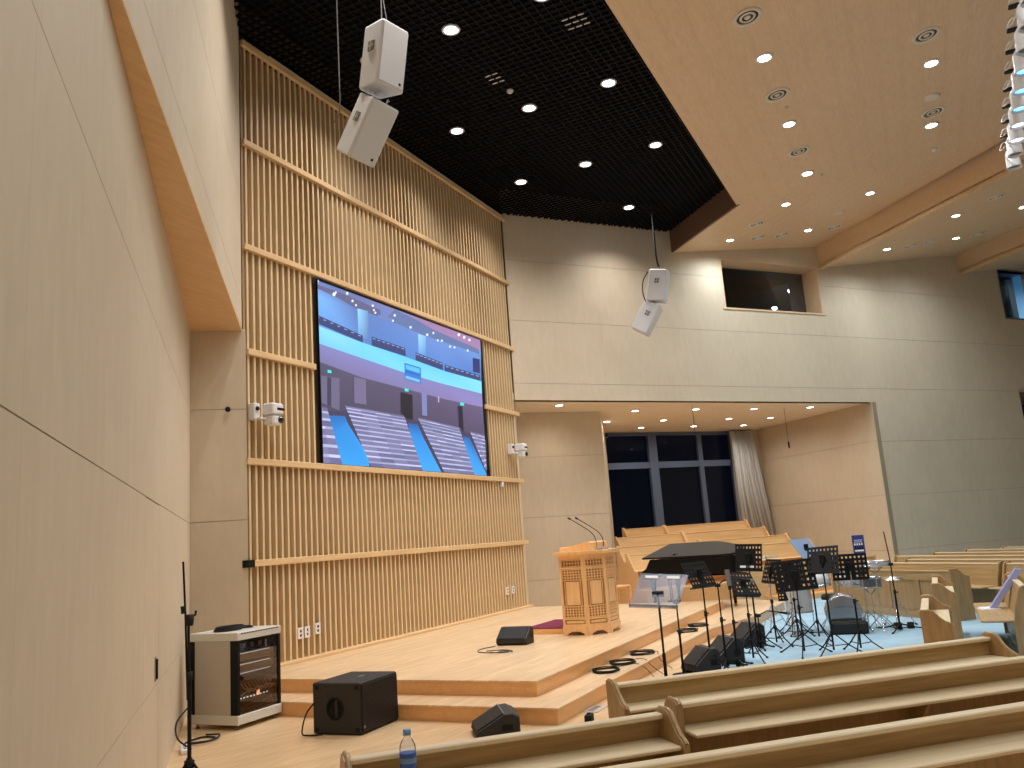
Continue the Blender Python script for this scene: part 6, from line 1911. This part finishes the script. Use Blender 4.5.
def music_stand(label, x, y, hc, yaw, tilt, w=0.50, h=0.34, roll=0.0, upper='black_metal', holes=True, mat='black_metal', solid=(0.3, 0.7, 1.0), leg=0.30, a0=0.3, z=0.0, group='black music stands', cards=0):
    t = thing('music_stand', label, 'music stand', (x, y, z), yaw, group)
    top = hc - 0.06
    tripod(t, leg, 0.26, a0)
    MB().tube([(0, 0, 0.05), (0, 0, top * 0.62)], 0.0125, 8).build('lower_pole', 'black_metal', t)
    MB().tube([(0, 0, top * 0.60), (0, 0, top)], 0.009, 8).build('upper_pole', upper, t)
    m = MB()
    m.lathe([(0.0, top * 0.60), (0.02, top * 0.60), (0.02, top * 0.66), (0.0, top * 0.66)], 10)
    m.tube([(0, 0, top * 0.63), (0.05, 0, top * 0.63)], 0.008, 6)
    m.build('height_clutch', 'black_rubber', t)
    m = MB()
    m.tube([(0, 0, top - 0.03), (0, 0.03, hc)], 0.014, 8)
    m.bbox(-0.035, 0.035, 0.012, 0.04, hc - 0.06, hc + 0.06, 0.006)
    m.build('tilt_bracket', 'black_metal', t)
    # desk: flat plate in x/z facing +y, then tilted back
    d = MB()
    if holes:
        nx, nz = 17, 11
        cw, ch = w / nx, h / nz
        for i in range(nx):
            for j in range(nz):
                u = (i + 0.5) / nx
                if i % 2 == 1 and j % 2 == 1 and not (solid[0] < u < solid[1] and (j + 0.5) / nz < solid[2]):
                    # cell with a square hole: four bars
                    x0, z0 = -w / 2 + i * cw, -h / 2 + j * ch
                    b = 0.06
                    d.box(x0, x0 + cw, 0, 0.002, z0, z0 + ch * b).box(x0, x0 + cw, 0, 0.002, z0 + ch * (1 - b), z0 + ch)
                    d.box(x0, x0 + cw * b, 0, 0.002, z0 + ch * b, z0 + ch * (1 - b)).box(x0 + cw * (1 - b), x0 + cw, 0, 0.002, z0 + ch * b, z0 + ch * (1 - b))
                else:
                    x0, z0 = -w / 2 + i * cw, -h / 2 + j * ch
                    d.box(x0, x0 + cw, 0, 0.002, z0, z0 + ch)
    else:
        d.box(-w / 2, w / 2, 0, 0.006, -h / 2, h / 2)
    rot_ = Matrix.Translation((0, 0.045, hc)) @ Matrix.Rotation(roll, 4, 'Y') @ Matrix.Rotation(tilt, 4, 'X')
    d.move(rot_).build('desk', mat, t)
    l = MB()
    l.box(-w / 2, w / 2, 0.0, 0.055, -h / 2 - 0.003, -h / 2).box(-w / 2, w / 2, 0.052, 0.055, -h / 2, -h / 2 + 0.012)
    l.move(rot_).build('desk_lip', mat, t)
    for c in range(cards):
        MB().box(-0.12 + 0.11 * c, -0.04 + 0.11 * c, -0.004, -0.001, -h / 2 + 0.04, -h / 2 + 0.07).move(rot_).build('name_card', 'paper_white', t)
    return t, rot_


# +y of a stand is the side the player reads; the camera sees most desks from behind or from the side
VY = D(12 - 90)    # yaw at which a desk in the group faces straight away from the camera
music_stand('black perforated music stand left of the tall crossing stands', 10.18, 2.58, 1.15, VY + D(50), D(-30), 0.42, 0.32, solid=(0.4, 0.6, 0.72), a0=0.8)
music_stand('black music stand with two white cards, highest of the group by the piano', 12.05, 2.38, 1.24, VY + D(-14), D(-12), 0.37, 0.37, D(3), solid=(0.0, 0.78, 0.72), cards=2)
music_stand('black music stand with a glossy desk just below the one with white cards', 11.05, 2.26, 0.96, VY + D(38), D(-38), 0.42, 0.34, D(6), solid=(0.35, 0.65, 0.72))
music_stand('narrow-looking black music stand turned sideways, left of the big perforated desk', 12.44, 2.20, 1.02, VY + D(-66), D(-20), 0.46, 0.34, upper='chrome', solid=(0.4, 0.6, 0.72))
music_stand('black music stand with the widest perforated desk, front centre of the group', 11.60, 1.72, 1.0, VY + D(4), D(-14), 0.53, 0.39, D(-3), solid=(0.38, 0.6, 0.72), leg=0.36)
music_stand('black music stand behind and right of the widest perforated desk', 11.67, 1.37, 1.18, VY + D(-22), D(-25), 0.40, 0.35, D(-2), solid=(0.15, 0.7, 0.72), leg=0.34)
music_stand('black music stand with chrome pole, rightmost of the group', 11.83, 1.06, 1.06, VY + D(-6), D(-10), 0.44, 0.33, upper='chrome', solid=(0.4, 0.6, 0.72), leg=0.28)
t, _r = music_stand('music stand holding pale blue sheet music in front of the choir benches', 13.0, 1.70, 1.29, VY + D(38), D(-42), 0.36, 0.36, holes=False, mat='sheet_blue', group=None)
music_stand('low black music stand behind the widest perforated desk', 13.83, 2.16, 0.62, VY, D(-20), 0.36, 0.26, upper='chrome', leg=0.28)
music_stand('black music stand with clear pole beside the drums, behind the widest desk', 13.1, 2.0, 0.95, VY + D(20), D(-12), 0.40, 0.30, upper='chrome', leg=0.30)

# clear acrylic lyric stand
ac = thing('acrylic_stand', 'clear acrylic music desk on a black pole, nearest the stage edge', 'music stand', (9.72, 3.0, 0.0), D(17 - 90))
MB().lathe([(0.0, 0.0), (0.14, 0.0), (0.14, 0.012), (0.03, 0.025), (0.0, 0.025)], 24).build('base', 'black_metal', ac)
MB().tube([(0, 0, 0.02), (0, 0, 0.30)], 0.02, 10).build('lower_pole', 'black_metal', ac)
MB().tube([(0, 0, 0.28), (0, 0, 0.97)], 0.013, 10).build('upper_pole', 'black_metal', ac)
MB().bbox(-0.07, 0.07, 0.0, 0.04, 0.93, 1.0, 0.008).build('tilt_bracket', 'black_rubber', ac)
ra = Matrix.Translation((0.03, 0.04, 1.02)) @ Matrix.Rotation(D(5), 4, 'Y') @ Matrix.Rotation(D(-36), 4, 'X')
MB().prism([(-0.36, -0.21), (0.20, -0.21), (0.34, 0.21), (-0.22, 0.21)], 0.0, 0.008, 'y').move(ra).build('clear_desk', 'acrylic', ac)
MB().box(-0.36, 0.20, 0.0, 0.07, -0.218, -0.21).move(ra).build('desk_lip', 'acrylic', ac)
for c in range(2):
    MB().box(-0.17 + 0.25 * c, -0.02 + 0.25 * c, -0.003, -0.001, 0.145, 0.18).move(ra).build('white_label', 'paper_white', ac)


def mic_stand(label, x, y, h, boom=None, a0=0.0, base='tripod', z=0.0, yaw=0.0, foot=0.32, cat='microphone stand', mic=True, group=None):
    t = thing('microphone_stand', label, cat, (x, y, z), yaw, group)
    if base == 'tripod':
        tripod(t, foot, 0.10, a0, rt=0.010)
        MB().lathe([(0.0, 0.02), (0.035, 0.02), (0.03, 0.12), (0.0, 0.13)], 12).build('leg_housing', 'black_metal', t)
    else:
        MB().lathe([(0.0, 0.0), (0.13, 0.0), (0.13, 0.012), (0.03, 0.025), (0.0, 0.025)], 24).build('base', 'black_metal', t)
    MB().tube([(0, 0, 0.03), (0, 0, h * 0.58)], 0.014, 8).build('lower_pole', 'black_metal', t)
    MB().tube([(0, 0, h * 0.56), (0, 0, h)], 0.009, 8).build('upper_pole', 'black_metal', t)
    m = MB()
    m.lathe([(0.0, h * 0.55), (0.02, h * 0.55), (0.02, h * 0.61), (0.0, h * 0.61)], 10)
    m.tube([(0, 0, h * 0.575), (0.05, 0, h * 0.575)], 0.009, 6)
    m.build('height_clutch', 'black_rubber', t)
    if boom:
        m = MB()
        m.tube([(-0.035, 0, h), (0.035, 0, h)], 0.022, 8)
        m.tube([(0, -0.03, h + 0.01), (0, 0.04, h + 0.02)], 0.012, 6)
        m.build('boom_joint', 'black_rubber', t)
        MB().tube([(0, 0, h)] + boom, 0.008, 8).build('boom_arm', 'black_metal', t)
    if mic:
        p = Vector(boom[-1]) if boom else Vector((0, 0, h))
        q = Vector(boom[-2]) if boom and len(boom) > 1 else (Vector((0, 0, h)) if boom else p - Vector((0, 0, 0.1)))
        d = (p - q).normalized()
        MB().tube([p, p + d * 0.10], 0.013, 8, r2=0.017).build('microphone', 'black_metal', t)
        MB().tube([p + d * 0.10, p + d * 0.15], 0.022, 10, r2=0.018).build('microphone_grille', 'grey_plastic', t)
    return t


# tall folded boom stand in the left foreground
ms = thing('microphone_stand', 'tall black boom stand folded upright beside the left wall', 'microphone stand', (5.15, 5.57, 0.0), D(20))
tripod(ms, 0.16, 0.16, 0.5, rt=0.011)
MB().lathe([(0.0, 0.02), (0.03, 0.02), (0.04, 0.16), (0.0, 0.18)], 12).build('leg_housing', 'black_metal', ms)
MB().tube([(0, 0, 0.04), (0, 0, 0.80)], 0.016, 10).build('lower_pole', 'black_metal', ms)
MB().tube([(0, 0, 0.78), (0, 0.01, 1.26)], 0.011, 8).build('upper_pole', 'black_metal', ms)
m = MB()
m.lathe([(0.0, 1.20), (0.03, 1.20), (0.035, 1.25), (0.03, 1.29), (0.0, 1.29)], 12)
m.tube([(-0.02, 0, 1.26), (0.10, 0, 1.28), (0.11, 0, 1.31)], 0.010, 6)
m.build('boom_joint', 'black_rubber', ms)
MB().tube([(0.0, 0.015, 0.62), (0.0, 0.035, 1.30), (-0.01, 0.05, 1.72)], 0.009, 8).build('boom_arm', 'black_metal', ms)
MB().tube([(-0.01, 0.045, 1.30), (-0.012, 0.05, 1.36)], 0.02, 8).build('counter_sleeve', 'black_rubber', ms)
m = MB()
m.lathe([(0.0, 0.77), (0.024, 0.77), (0.024, 0.84), (0.0, 0.84)], 10)
m.build('height_clutch', 'black_rubber', ms)

mic_stand('black straight stand with a short slanted arm right of the acrylic desk', 10.10, 2.90, 0.84, [(0.02, 0.0, 0.86), (0.10, -0.06, 1.16)], base='round', mic=False, yaw=VY)
mic_stand('black boom stand with its arm bent over at the top by the piano', 10.60, 2.50, 0.98, [(0.06, 0.05, 1.02), (0.14, 0.1, 1.05), (0.30, 0.16, 1.02)], yaw=VY, a0=0.4, foot=0.26)
t = mic_stand('black stand carrying a grey cylindrical microphone by the piano', 10.62, 2.36, 0.92, None, yaw=VY, a0=0.9, foot=0.26, mic=False)
MB().tube([(0.0, 0.0, 0.92), (0.0, 0.0, 0.97)], 0.02, 8).build('shock_mount', 'black_rubber', t)
MB().tube([(0.0, 0.0, 0.97), (-0.01, 0.0, 1.16)], 0.030, 12).build('microphone', 'grey_plastic', t)
mic_stand('tall black boom stand at the right of the drum kit', 13.88, 0.67, 0.96, [(0.0, 0.0, 1.0), (-0.03, 0.0, 1.44)], yaw=VY, a0=0.1, foot=0.42, mic=False)
t = mic_stand('low black boom stand lying close to the middle floor monitor', 12.1, 2.35, 0.45, [(0.16, 0.02, 0.50), (0.36, 0.02, 0.46)], yaw=VY + 0.5, a0=0.2, foot=0.22)

# ---------------------------------------------------------------- grand piano
pn = thing('grand_piano', 'black grand piano with slightly raised lid beyond the stage', 'piano', (17.12, 4.40, 0.1525), D(-8))
# local: y = keyboard end (+), tail towards -y ; x = width
def piano_outline(k=1.0, dz=0):
    pts = [(-0.72, 0.62), (0.70, 0.62), (0.70, 0.30), (0.70, 0.0), (0.66, -0.25), (0.50, -0.48), (0.32, -0.66), (0.20, -0.86), (0.06, -1.02), (-0.20, -1.10), (-0.50, -1.08), (-0.68, -0.96), (-0.72, -0.7)]
    return [(x_ * k, y_ * k) for x_, y_ in pts]


MB().prism(piano_outline(), 0.66, 0.97).build('case', 'black_satin', pn)
MB().prism(piano_outline(0.97), 0.60, 0.62).build('underside', 'pulpit_dark', pn)
MB().prism([(-0.72, 0.62), (0.70, 0.62), (0.70, 0.90), (-0.72, 0.90)], 0.58, 0.66).build('key_bed', 'black_satin', pn)
for sx in (-0.72, 0.66):
    MB().prism([(0.62, 0.62), (0.90, 0.62), (0.90, 0.74), (0.80, 0.80), (0.70, 0.97), (0.62, 0.98)], sx, sx + 0.045, 'x').build('arm', 'black_satin', pn)
ky = MB()
for i in range(40):
    ky.box(-0.66 + i * 0.0325, -0.629 + i * 0.0325, 0.70, 0.86, 0.66, 0.682)
o = ky.build('keys', 'paper_white', pn)
bk = MB()
for i in range(39):
    if i % 7 not in (2, 6):
        bk.box(-0.634 + i * 0.0325, -0.618 + i * 0.0325, 0.70, 0.80, 0.682, 0.694)
bk.build('black_keys', 'black_satin', pn)
MB().box(-0.675, 0.66, 0.64, 0.69, 0.66, 0.86).build('fall_board', 'black_satin', pn)
ld = MB()
ld.prism([(-0.73, 0.86), (0.71, 0.86)] + piano_outline(1.015)[2:], 0.0, 0.03)
ld.move(Matrix.Translation((-0.72, 0, 0.985)) @ Matrix.Rotation(D(-9.0), 4, 'Y') @ Matrix.Translation((0.72, 0, 0))).build('lid', 'black_satin', pn)
MB().tube([(0.60, 0.0, 0.96), (0.60, 0.0, 1.185)], 0.010, 6).build('lid_prop', 'black_satin', pn)
MB().tube([(0.60, 0.45, 0.96), (0.60, 0.45, 1.185)], 0.010, 6).build('lid_prop', 'black_satin', pn)
MB().box(-0.60, 0.55, 0.20, 0.24, 0.99, 1.06).build('music_desk', 'black_satin', pn)
for lx, ly in ((-0.60, 0.72), (0.58, 0.72), (-0.25, -0.80)):
    lg = MB()
    lg.lathe([(0.0, 0.06), (0.03, 0.06), (0.035, 0.20), (0.05, 0.45), (0.06, 0.60), (0.0, 0.60)], 8, (lx, ly, 0))
    l_ = lg.build('leg', 'black_satin', pn)
    MB().lathe([(0.0, -0.02), (0.03, -0.015), (0.03, 0.015), (0.0, 0.02)], 12, (lx, ly, 0.032), 'x').build('caster', 'brass', l_)
lyr = MB()
lyr.box(-0.05, -0.035, 0.62, 0.64, 0.12, 0.60).box(0.035, 0.05, 0.62, 0.64, 0.12, 0.60).box(-0.12, 0.12, 0.58, 0.68, 0.08, 0.12)
lyr.build('pedal_lyre', 'black_satin', pn)
st = thing('piano_stool', 'small black stool between the pulpit and the piano keyboard', 'stool', (16.6, 6.5, 0.1525), D(-8))
MB().bbox(-0.28, 0.28, -0.18, 0.18, 0.40, 0.48, 0.03).build('seat', 'black_rubber', st)
for sx in (-0.24, 0.24):
    for sy in (-0.14, 0.14):
        MB().box(sx - 0.02, sx + 0.02, sy - 0.02, sy + 0.02, 0.0, 0.40).build('leg', 'black_gloss', st)

# choir desk post visible between pulpit and piano
ch = thing('wooden_chair', 'brown wooden chair seen between the pulpit and the piano', 'chair', (17.5, 6.3, 0.1525), D(60))
MB().bbox(-0.22, 0.22, -0.22, 0.22, 0.40, 0.44, 0.01).build('seat', 'riser_wood', ch)
for sx in (-0.2, 0.2):
    MB().box(sx - 0.02, sx + 0.02, 0.18, 0.22, 0.0, 0.86).build('leg', 'riser_wood', ch)
    MB().box(sx - 0.02, sx + 0.02, -0.22, -0.18, 0.0, 0.40).build('leg', 'riser_wood', ch)
MB().bbox(-0.2, 0.2, 0.185, 0.205, 0.55, 0.86, 0.006).build('backrest', 'riser_wood', ch)

# blue sign standing on the choir barrier
bs = thing('blue_sign', 'small blue sign with white lettering standing above the choir barrier', 'sign', cpos(0.0, 13.55) + (0.84,), D(8 - 90))
MB().box(-0.13, 0.13, -0.01, 0.01, 0.0, 0.42).build('sign_board', 'poster_blue', bs)
sg = MB()
sg.box(-0.09, 0.09, -0.013, -0.0105, 0.30, 0.312)
for i in range(4):
    sg.box(-0.08 + 0.043 * i, -0.055 + 0.043 * i, -0.013, -0.0105, 0.255, 0.275)
for i in range(4):
    sg.box(-0.095 + 0.05 * i, -0.065 + 0.05 * i, -0.013, -0.0105, 0.19, 0.235)
sg.box(-0.095, 0.095, -0.013, -0.0105, 0.05, 0.085)
sg.build('white_print', 'paper_white', bs)
sg = MB()
for i in range(4):
    c_ = -0.075 + 0.05 * i
    sg.add([(c_ - 0.024, -0.0135, 0.10), (c_ + 0.024, -0.0135, 0.10), (c_ + 0.012, -0.0135, 0.185), (c_ - 0.012, -0.0135, 0.185)], [(0, 1, 2, 3)])
sg.build('dark_figures', 'black_rubber', bs)

# ---------------------------------------------------------------- drum kit
DY = D(8 - 90)


def dpos(u, v):
    """u to the picture's right, v away from the camera, around the bass drum"""
    a = D(25.8)
    return (13.75 + v * math.cos(a) + u * math.sin(a), 1.40 + v * math.sin(a) - u * math.cos(a))


bd = thing('bass_drum', 'white bass drum with chrome rim facing the camera', 'drum', dpos(0.0, 0.0) + (0,), DY)
# local +y is away from the camera, -y towards it
MB().lathe([(0.25, -0.02), (0.25, 0.38)], 32, (0, 0, 0.285), 'y').build('shell', 'drum_white', bd)
hd = MB().lathe([(0.0, -0.03), (0.245, -0.03), (0.245, -0.02), (0.0, -0.02)], 32, (0, 0, 0.285), 'y').build('front_head', 'drum_head', bd)
mk = MB()
for i in range(6):
    a = D(-34 + 13.6 * i)
    mk.box(-0.015, 0.015, -0.0345, -0.031, -0.013, 0.013).v
    k0 = len(mk.v) - 8
    for q in range(k0, k0 + 8):
        v = mk.v[q]
        mk.v[q] = (v[0] + 0.20 * math.sin(a), v[1], v[2] + 0.285 + 0.04 + 0.06 * math.cos(a))
mk.build('letter_marks', 'black_metal', hd)
for yy in (-0.035, 0.35):
    MB().lathe([(0.245, yy), (0.268, yy), (0.268, yy + 0.035), (0.245, yy + 0.035), (0.245, yy)], 32, (0, 0, 0.285), 'y').build('hoop', 'chrome', bd)
for k in range(8):
    a = 2 * math.pi * k / 8 + 0.2
    MB().tube([(0.272 * math.sin(a), -0.03, 0.285 + 0.272 * math.cos(a)), (0.272 * math.sin(a), 0.36, 0.285 + 0.272 * math.cos(a))], 0.007, 6).build('tension_rod', 'chrome', bd)
for sx in (-1, 1):
    MB().tube([(sx * 0.24, 0.05, 0.24), (sx * 0.36, -0.06, 0.01)], 0.008, 6).build('spur', 'chrome', bd)
MB().tube([(-0.07, 0.14, 0.53), (-0.07, 0.16, 0.80)], 0.016, 8).build('tom_mount', 'chrome', bd)
for sx, lab in ((-0.28, 0), (0.13, 1)):
    tm_ = MB()
    mx = Matrix.Translation((sx, 0.16, 0.68)) @ Matrix.Rotation(D(-8), 4, 'X') @ Matrix.Rotation(D(8 * (1 if sx > 0 else -1)), 4, 'Y')
    tm_.lathe([(0.0, 0.0), (0.15, 0.0), (0.15, 0.20), (0.0, 0.20)], 24).move(mx)
    tt = tm_.build('tom', 'drum_white', bd)
    for z0 in (-0.012, 0.195):
        MB().lathe([(0.150, z0), (0.160, z0), (0.160, z0 + 0.022), (0.150, z0 + 0.022), (0.150, z0)], 24).move(mx).build('hoop', 'chrome', tt)
    lgm = MB()
    for k in range(6):
        a = 2 * math.pi * k / 6
        lgm.tube([(0.158 * math.cos(a), 0.158 * math.sin(a), 0.0), (0.158 * math.cos(a), 0.158 * math.sin(a), 0.21)], 0.005, 5)
    lgm.move(mx).build('tension_rods', 'chrome', tt)
    MB().tube([(-0.07, 0.155, 0.78), (sx * 0.6 - 0.03, 0.16, 0.80)], 0.010, 6).build('tom_arm', 'chrome', bd)
pd = thing('bass_drum_case', 'low black box in front of the bass drum', 'box', dpos(0.03, -0.22) + (0,), DY)
MB().bbox(-0.30, 0.20, -0.06, 0.10, 0.0, 0.19, 0.02).build('body', 'black_rubber', pd)
MB().bbox(-0.28, 0.18, -0.075, -0.05, 0.02, 0.165, 0.008).build('front_cloth', 'black_grille', pd)


def drum(label, u, v, r, z0, z1, legs=True, group=None, mat='drum_white'):
    t = thing('drum', label, 'drum', dpos(u, v) + (0,), DY, group)
    MB().lathe([(r, z0), (r, z1)], 24).build('shell', mat, t)
    MB().lathe([(0.0, z1 - 0.004), (r, z1 - 0.004), (r, z1), (0.0, z1)], 24).build('head', 'drum_head', t)
    MB().lathe([(0.0, z0), (r, z0), (r, z0 + 0.004), (0.0, z0 + 0.004)], 24).build('head', 'drum_head', t)
    for z in (z0 - 0.01, z1 - 0.012):
        MB().lathe([(r, z), (r + 0.011, z), (r + 0.011, z + 0.024), (r, z + 0.024), (r, z)], 24).build('hoop', 'chrome', t)
    for k in range(3):
        a = 2 * math.pi * k / 3 + 0.5
        c, s_ = math.cos(a), math.sin(a)
        if legs:
            MB().tube([((r + 0.015) * c, (r + 0.015) * s_, z0 + 0.25 * (z1 - z0) + 0.1), ((r + 0.015) * c, (r + 0.015) * s_, 0.06), ((r + 0.05) * c, (r + 0.05) * s_, 0.01)], 0.008, 6).build('leg', 'chrome', t)
        else:
            MB().tube([((r * 0.9) * c, (r * 0.9) * s_, z0 + 0.02), (0, 0, z0 - 0.12), (0, 0, 0.24), (0.24 * c, 0.24 * s_, 0.01)], 0.009, 6).build('leg', 'chrome', t)
    return t


drum('white floor tom on chrome legs left of the bass drum', -0.50, 0.50, 0.20, 0.30, 0.66)
drum('grey snare drum on a chrome stand right of the bass drum', 0.62, 0.45, 0.17, 0.60, 0.74, False, mat='grey_plastic')


def cymbal_stand(label, u, v, h, r, tilt=0.0, mat='cymbal', pair=False, thick=0.012, name='cymbal_stand', boom=None):
    t = thing(name, label, 'cymbal', dpos(u, v) + (0,), DY)
    for k in range(3):
        a = 2 * math.pi * k / 3 + 0.3
        c, s_ = math.cos(a), math.sin(a)
        for dz in (0.0, 0.03):
            pass
        m = MB()
        m.tube([(0.02 * c, 0.02 * s_, 0.40), (0.26 * c, 0.26 * s_, 0.012)], 0.008, 6)
        m.tube([(0.02 * c, 0.02 * s_, 0.14), (0.15 * c, 0.15 * s_, 0.19)], 0.006, 5)
        l_ = m.build('leg', 'chrome', t)
        MB().tube([(0.24 * c, 0.24 * s_, 0.03), (0.275 * c, 0.275 * s_, 0.012)], 0.014, 6).build('rubber_foot', 'black_rubber', l_)
    MB().tube([(0, 0, 0.08), (0, 0, h * 0.6)], 0.013, 8).build('lower_pole', 'chrome', t)
    MB().tube([(0, 0, h * 0.58), (0, 0, h + 0.03)], 0.009, 8).build('upper_pole', 'chrome', t)
    MB().lathe([(0.0, h * 0.56), (0.022, h * 0.56), (0.022, h * 0.62), (0.0, h * 0.62)], 10).build('height_clutch', 'chrome', t)
    mx = Matrix.Translation((0, 0, h)) @ Matrix.Rotation(tilt, 4, 'X')
    MB().lathe([(0.0, 0.03), (0.03, 0.028), (0.05, 0.012), (r, -0.006), (r, -0.006 - thick * 0.4), (0.05, 0.002), (0.0, 0.01)], 28).move(mx).build('cymbal', mat, t)
    if pair:
        MB().lathe([(0.0, -0.05), (0.05, -0.03), (r, -0.015), (r, -0.011), (0.05, -0.02), (0.0, -0.03)], 28).move(mx).build('lower_cymbal', mat, t)
        MB().box(-0.04, 0.04, -0.30, -0.02, 0.03, 0.045).build('pedal', 'chrome', t)
    return t


cymbal_stand('chrome hi-hat stand left of the drums with a pair of cymbals', -0.72, 0.15, 0.78, 0.17, D(3), pair=True, name='hi_hat_stand')
cymbal_stand('crash cymbal on a chrome stand above the left drums', -0.85, 0.75, 1.16, 0.20, D(-6))
cymbal_stand('cymbal on a chrome stand between the drums and the panelled barrier', 0.92, 0.30, 0.72, 0.16, D(6))
drum('flat white drum pad on a chrome stand at the right of the drums', 0.51, -0.09, 0.21, 0.945, 1.005, False)
# electronic pad and chair
ep = thing('drum_pad', 'tilted black tablet holder clamped beside the drums', 'tablet holder', dpos(0.42, 0.2) + (0,), DY)
MB().tube([(0.0, 0.0, 0.02), (0.0, 0.0, 0.82)], 0.010, 8).build('pole', 'chrome', ep)
MB().box(-0.11, 0.11, -0.008, 0.008, -0.07, 0.07).move(Matrix.Translation((0.04, 0, 0.90)) @ Matrix.Rotation(D(-40), 4, 'Y') @ Matrix.Rotation(D(-40), 4, 'X')).build('plate', 'black_rubber', ep)
for k in range(3):
    a = 2 * math.pi * k / 3
    MB().tube([(0, 0, 0.3), (0.2 * math.cos(a), 0.2 * math.sin(a), 0.01)], 0.008, 6).build('leg', 'chrome', ep)
sl = thing('drum_stool', 'round black drum stool half hidden behind the bass drum', 'stool', dpos(0.15, 0.85) + (0,), DY)
MB().lathe([(0.0, 0.42), (0.16, 0.42), (0.17, 0.45), (0.15, 0.50), (0.0, 0.51)], 20).build('seat', 'black_rubber', sl)
for k in range(3):
    a = 2 * math.pi * k / 3 + 0.9
    MB().tube([(0, 0, 0.42), (0, 0, 0.25), (0.22 * math.cos(a), 0.22 * math.sin(a), 0.01)], 0.010, 6).build('leg', 'chrome', sl)
for k, (u, v) in enumerate(((0.78, 0.05), (0.95, -0.02), (1.25, 0.1))):
    c = thing('pedal', 'small black foot pedal on the carpet right of the drums, %s of three' % ('left', 'middle', 'right')[k], 'pedal', dpos(u, v) + (0.008,), DY, 'foot pedals by the drums')
    MB().prism([(-0.09, 0.0), (0.09, 0.0), (0.09, 0.02), (-0.03, 0.09), (-0.06, 0.09)], -0.045, 0.045, 'x').build('body', 'black_rubber', c)
    MB().bbox(-0.03, 0.03, -0.02, 0.07, 0.02, 0.075, 0.005).build('foot_plate', 'black_metal', c)

# hanging choir microphones in the alcove
for (xx, yy, zb), tx in zip(((23.49, 3.2, 3.62), (20.8, 5.04, 3.75)), ('near the right wall of the alcove', 'in front of the alcove window')):
    c = thing('hanging_microphone', 'slim black microphone hanging on a wire %s' % tx, 'microphone', (xx, yy, 4.73))
    MB().tube([(0, 0, 0), (0, 0, zb - 4.73 + 0.16)], 0.005, 5).build('wire', 'black_rubber', c)
    MB().tube([(0, 0, zb - 4.73 + 0.17), (0, 0, zb - 4.73)], 0.022, 8).build('capsule', 'black_metal', c)
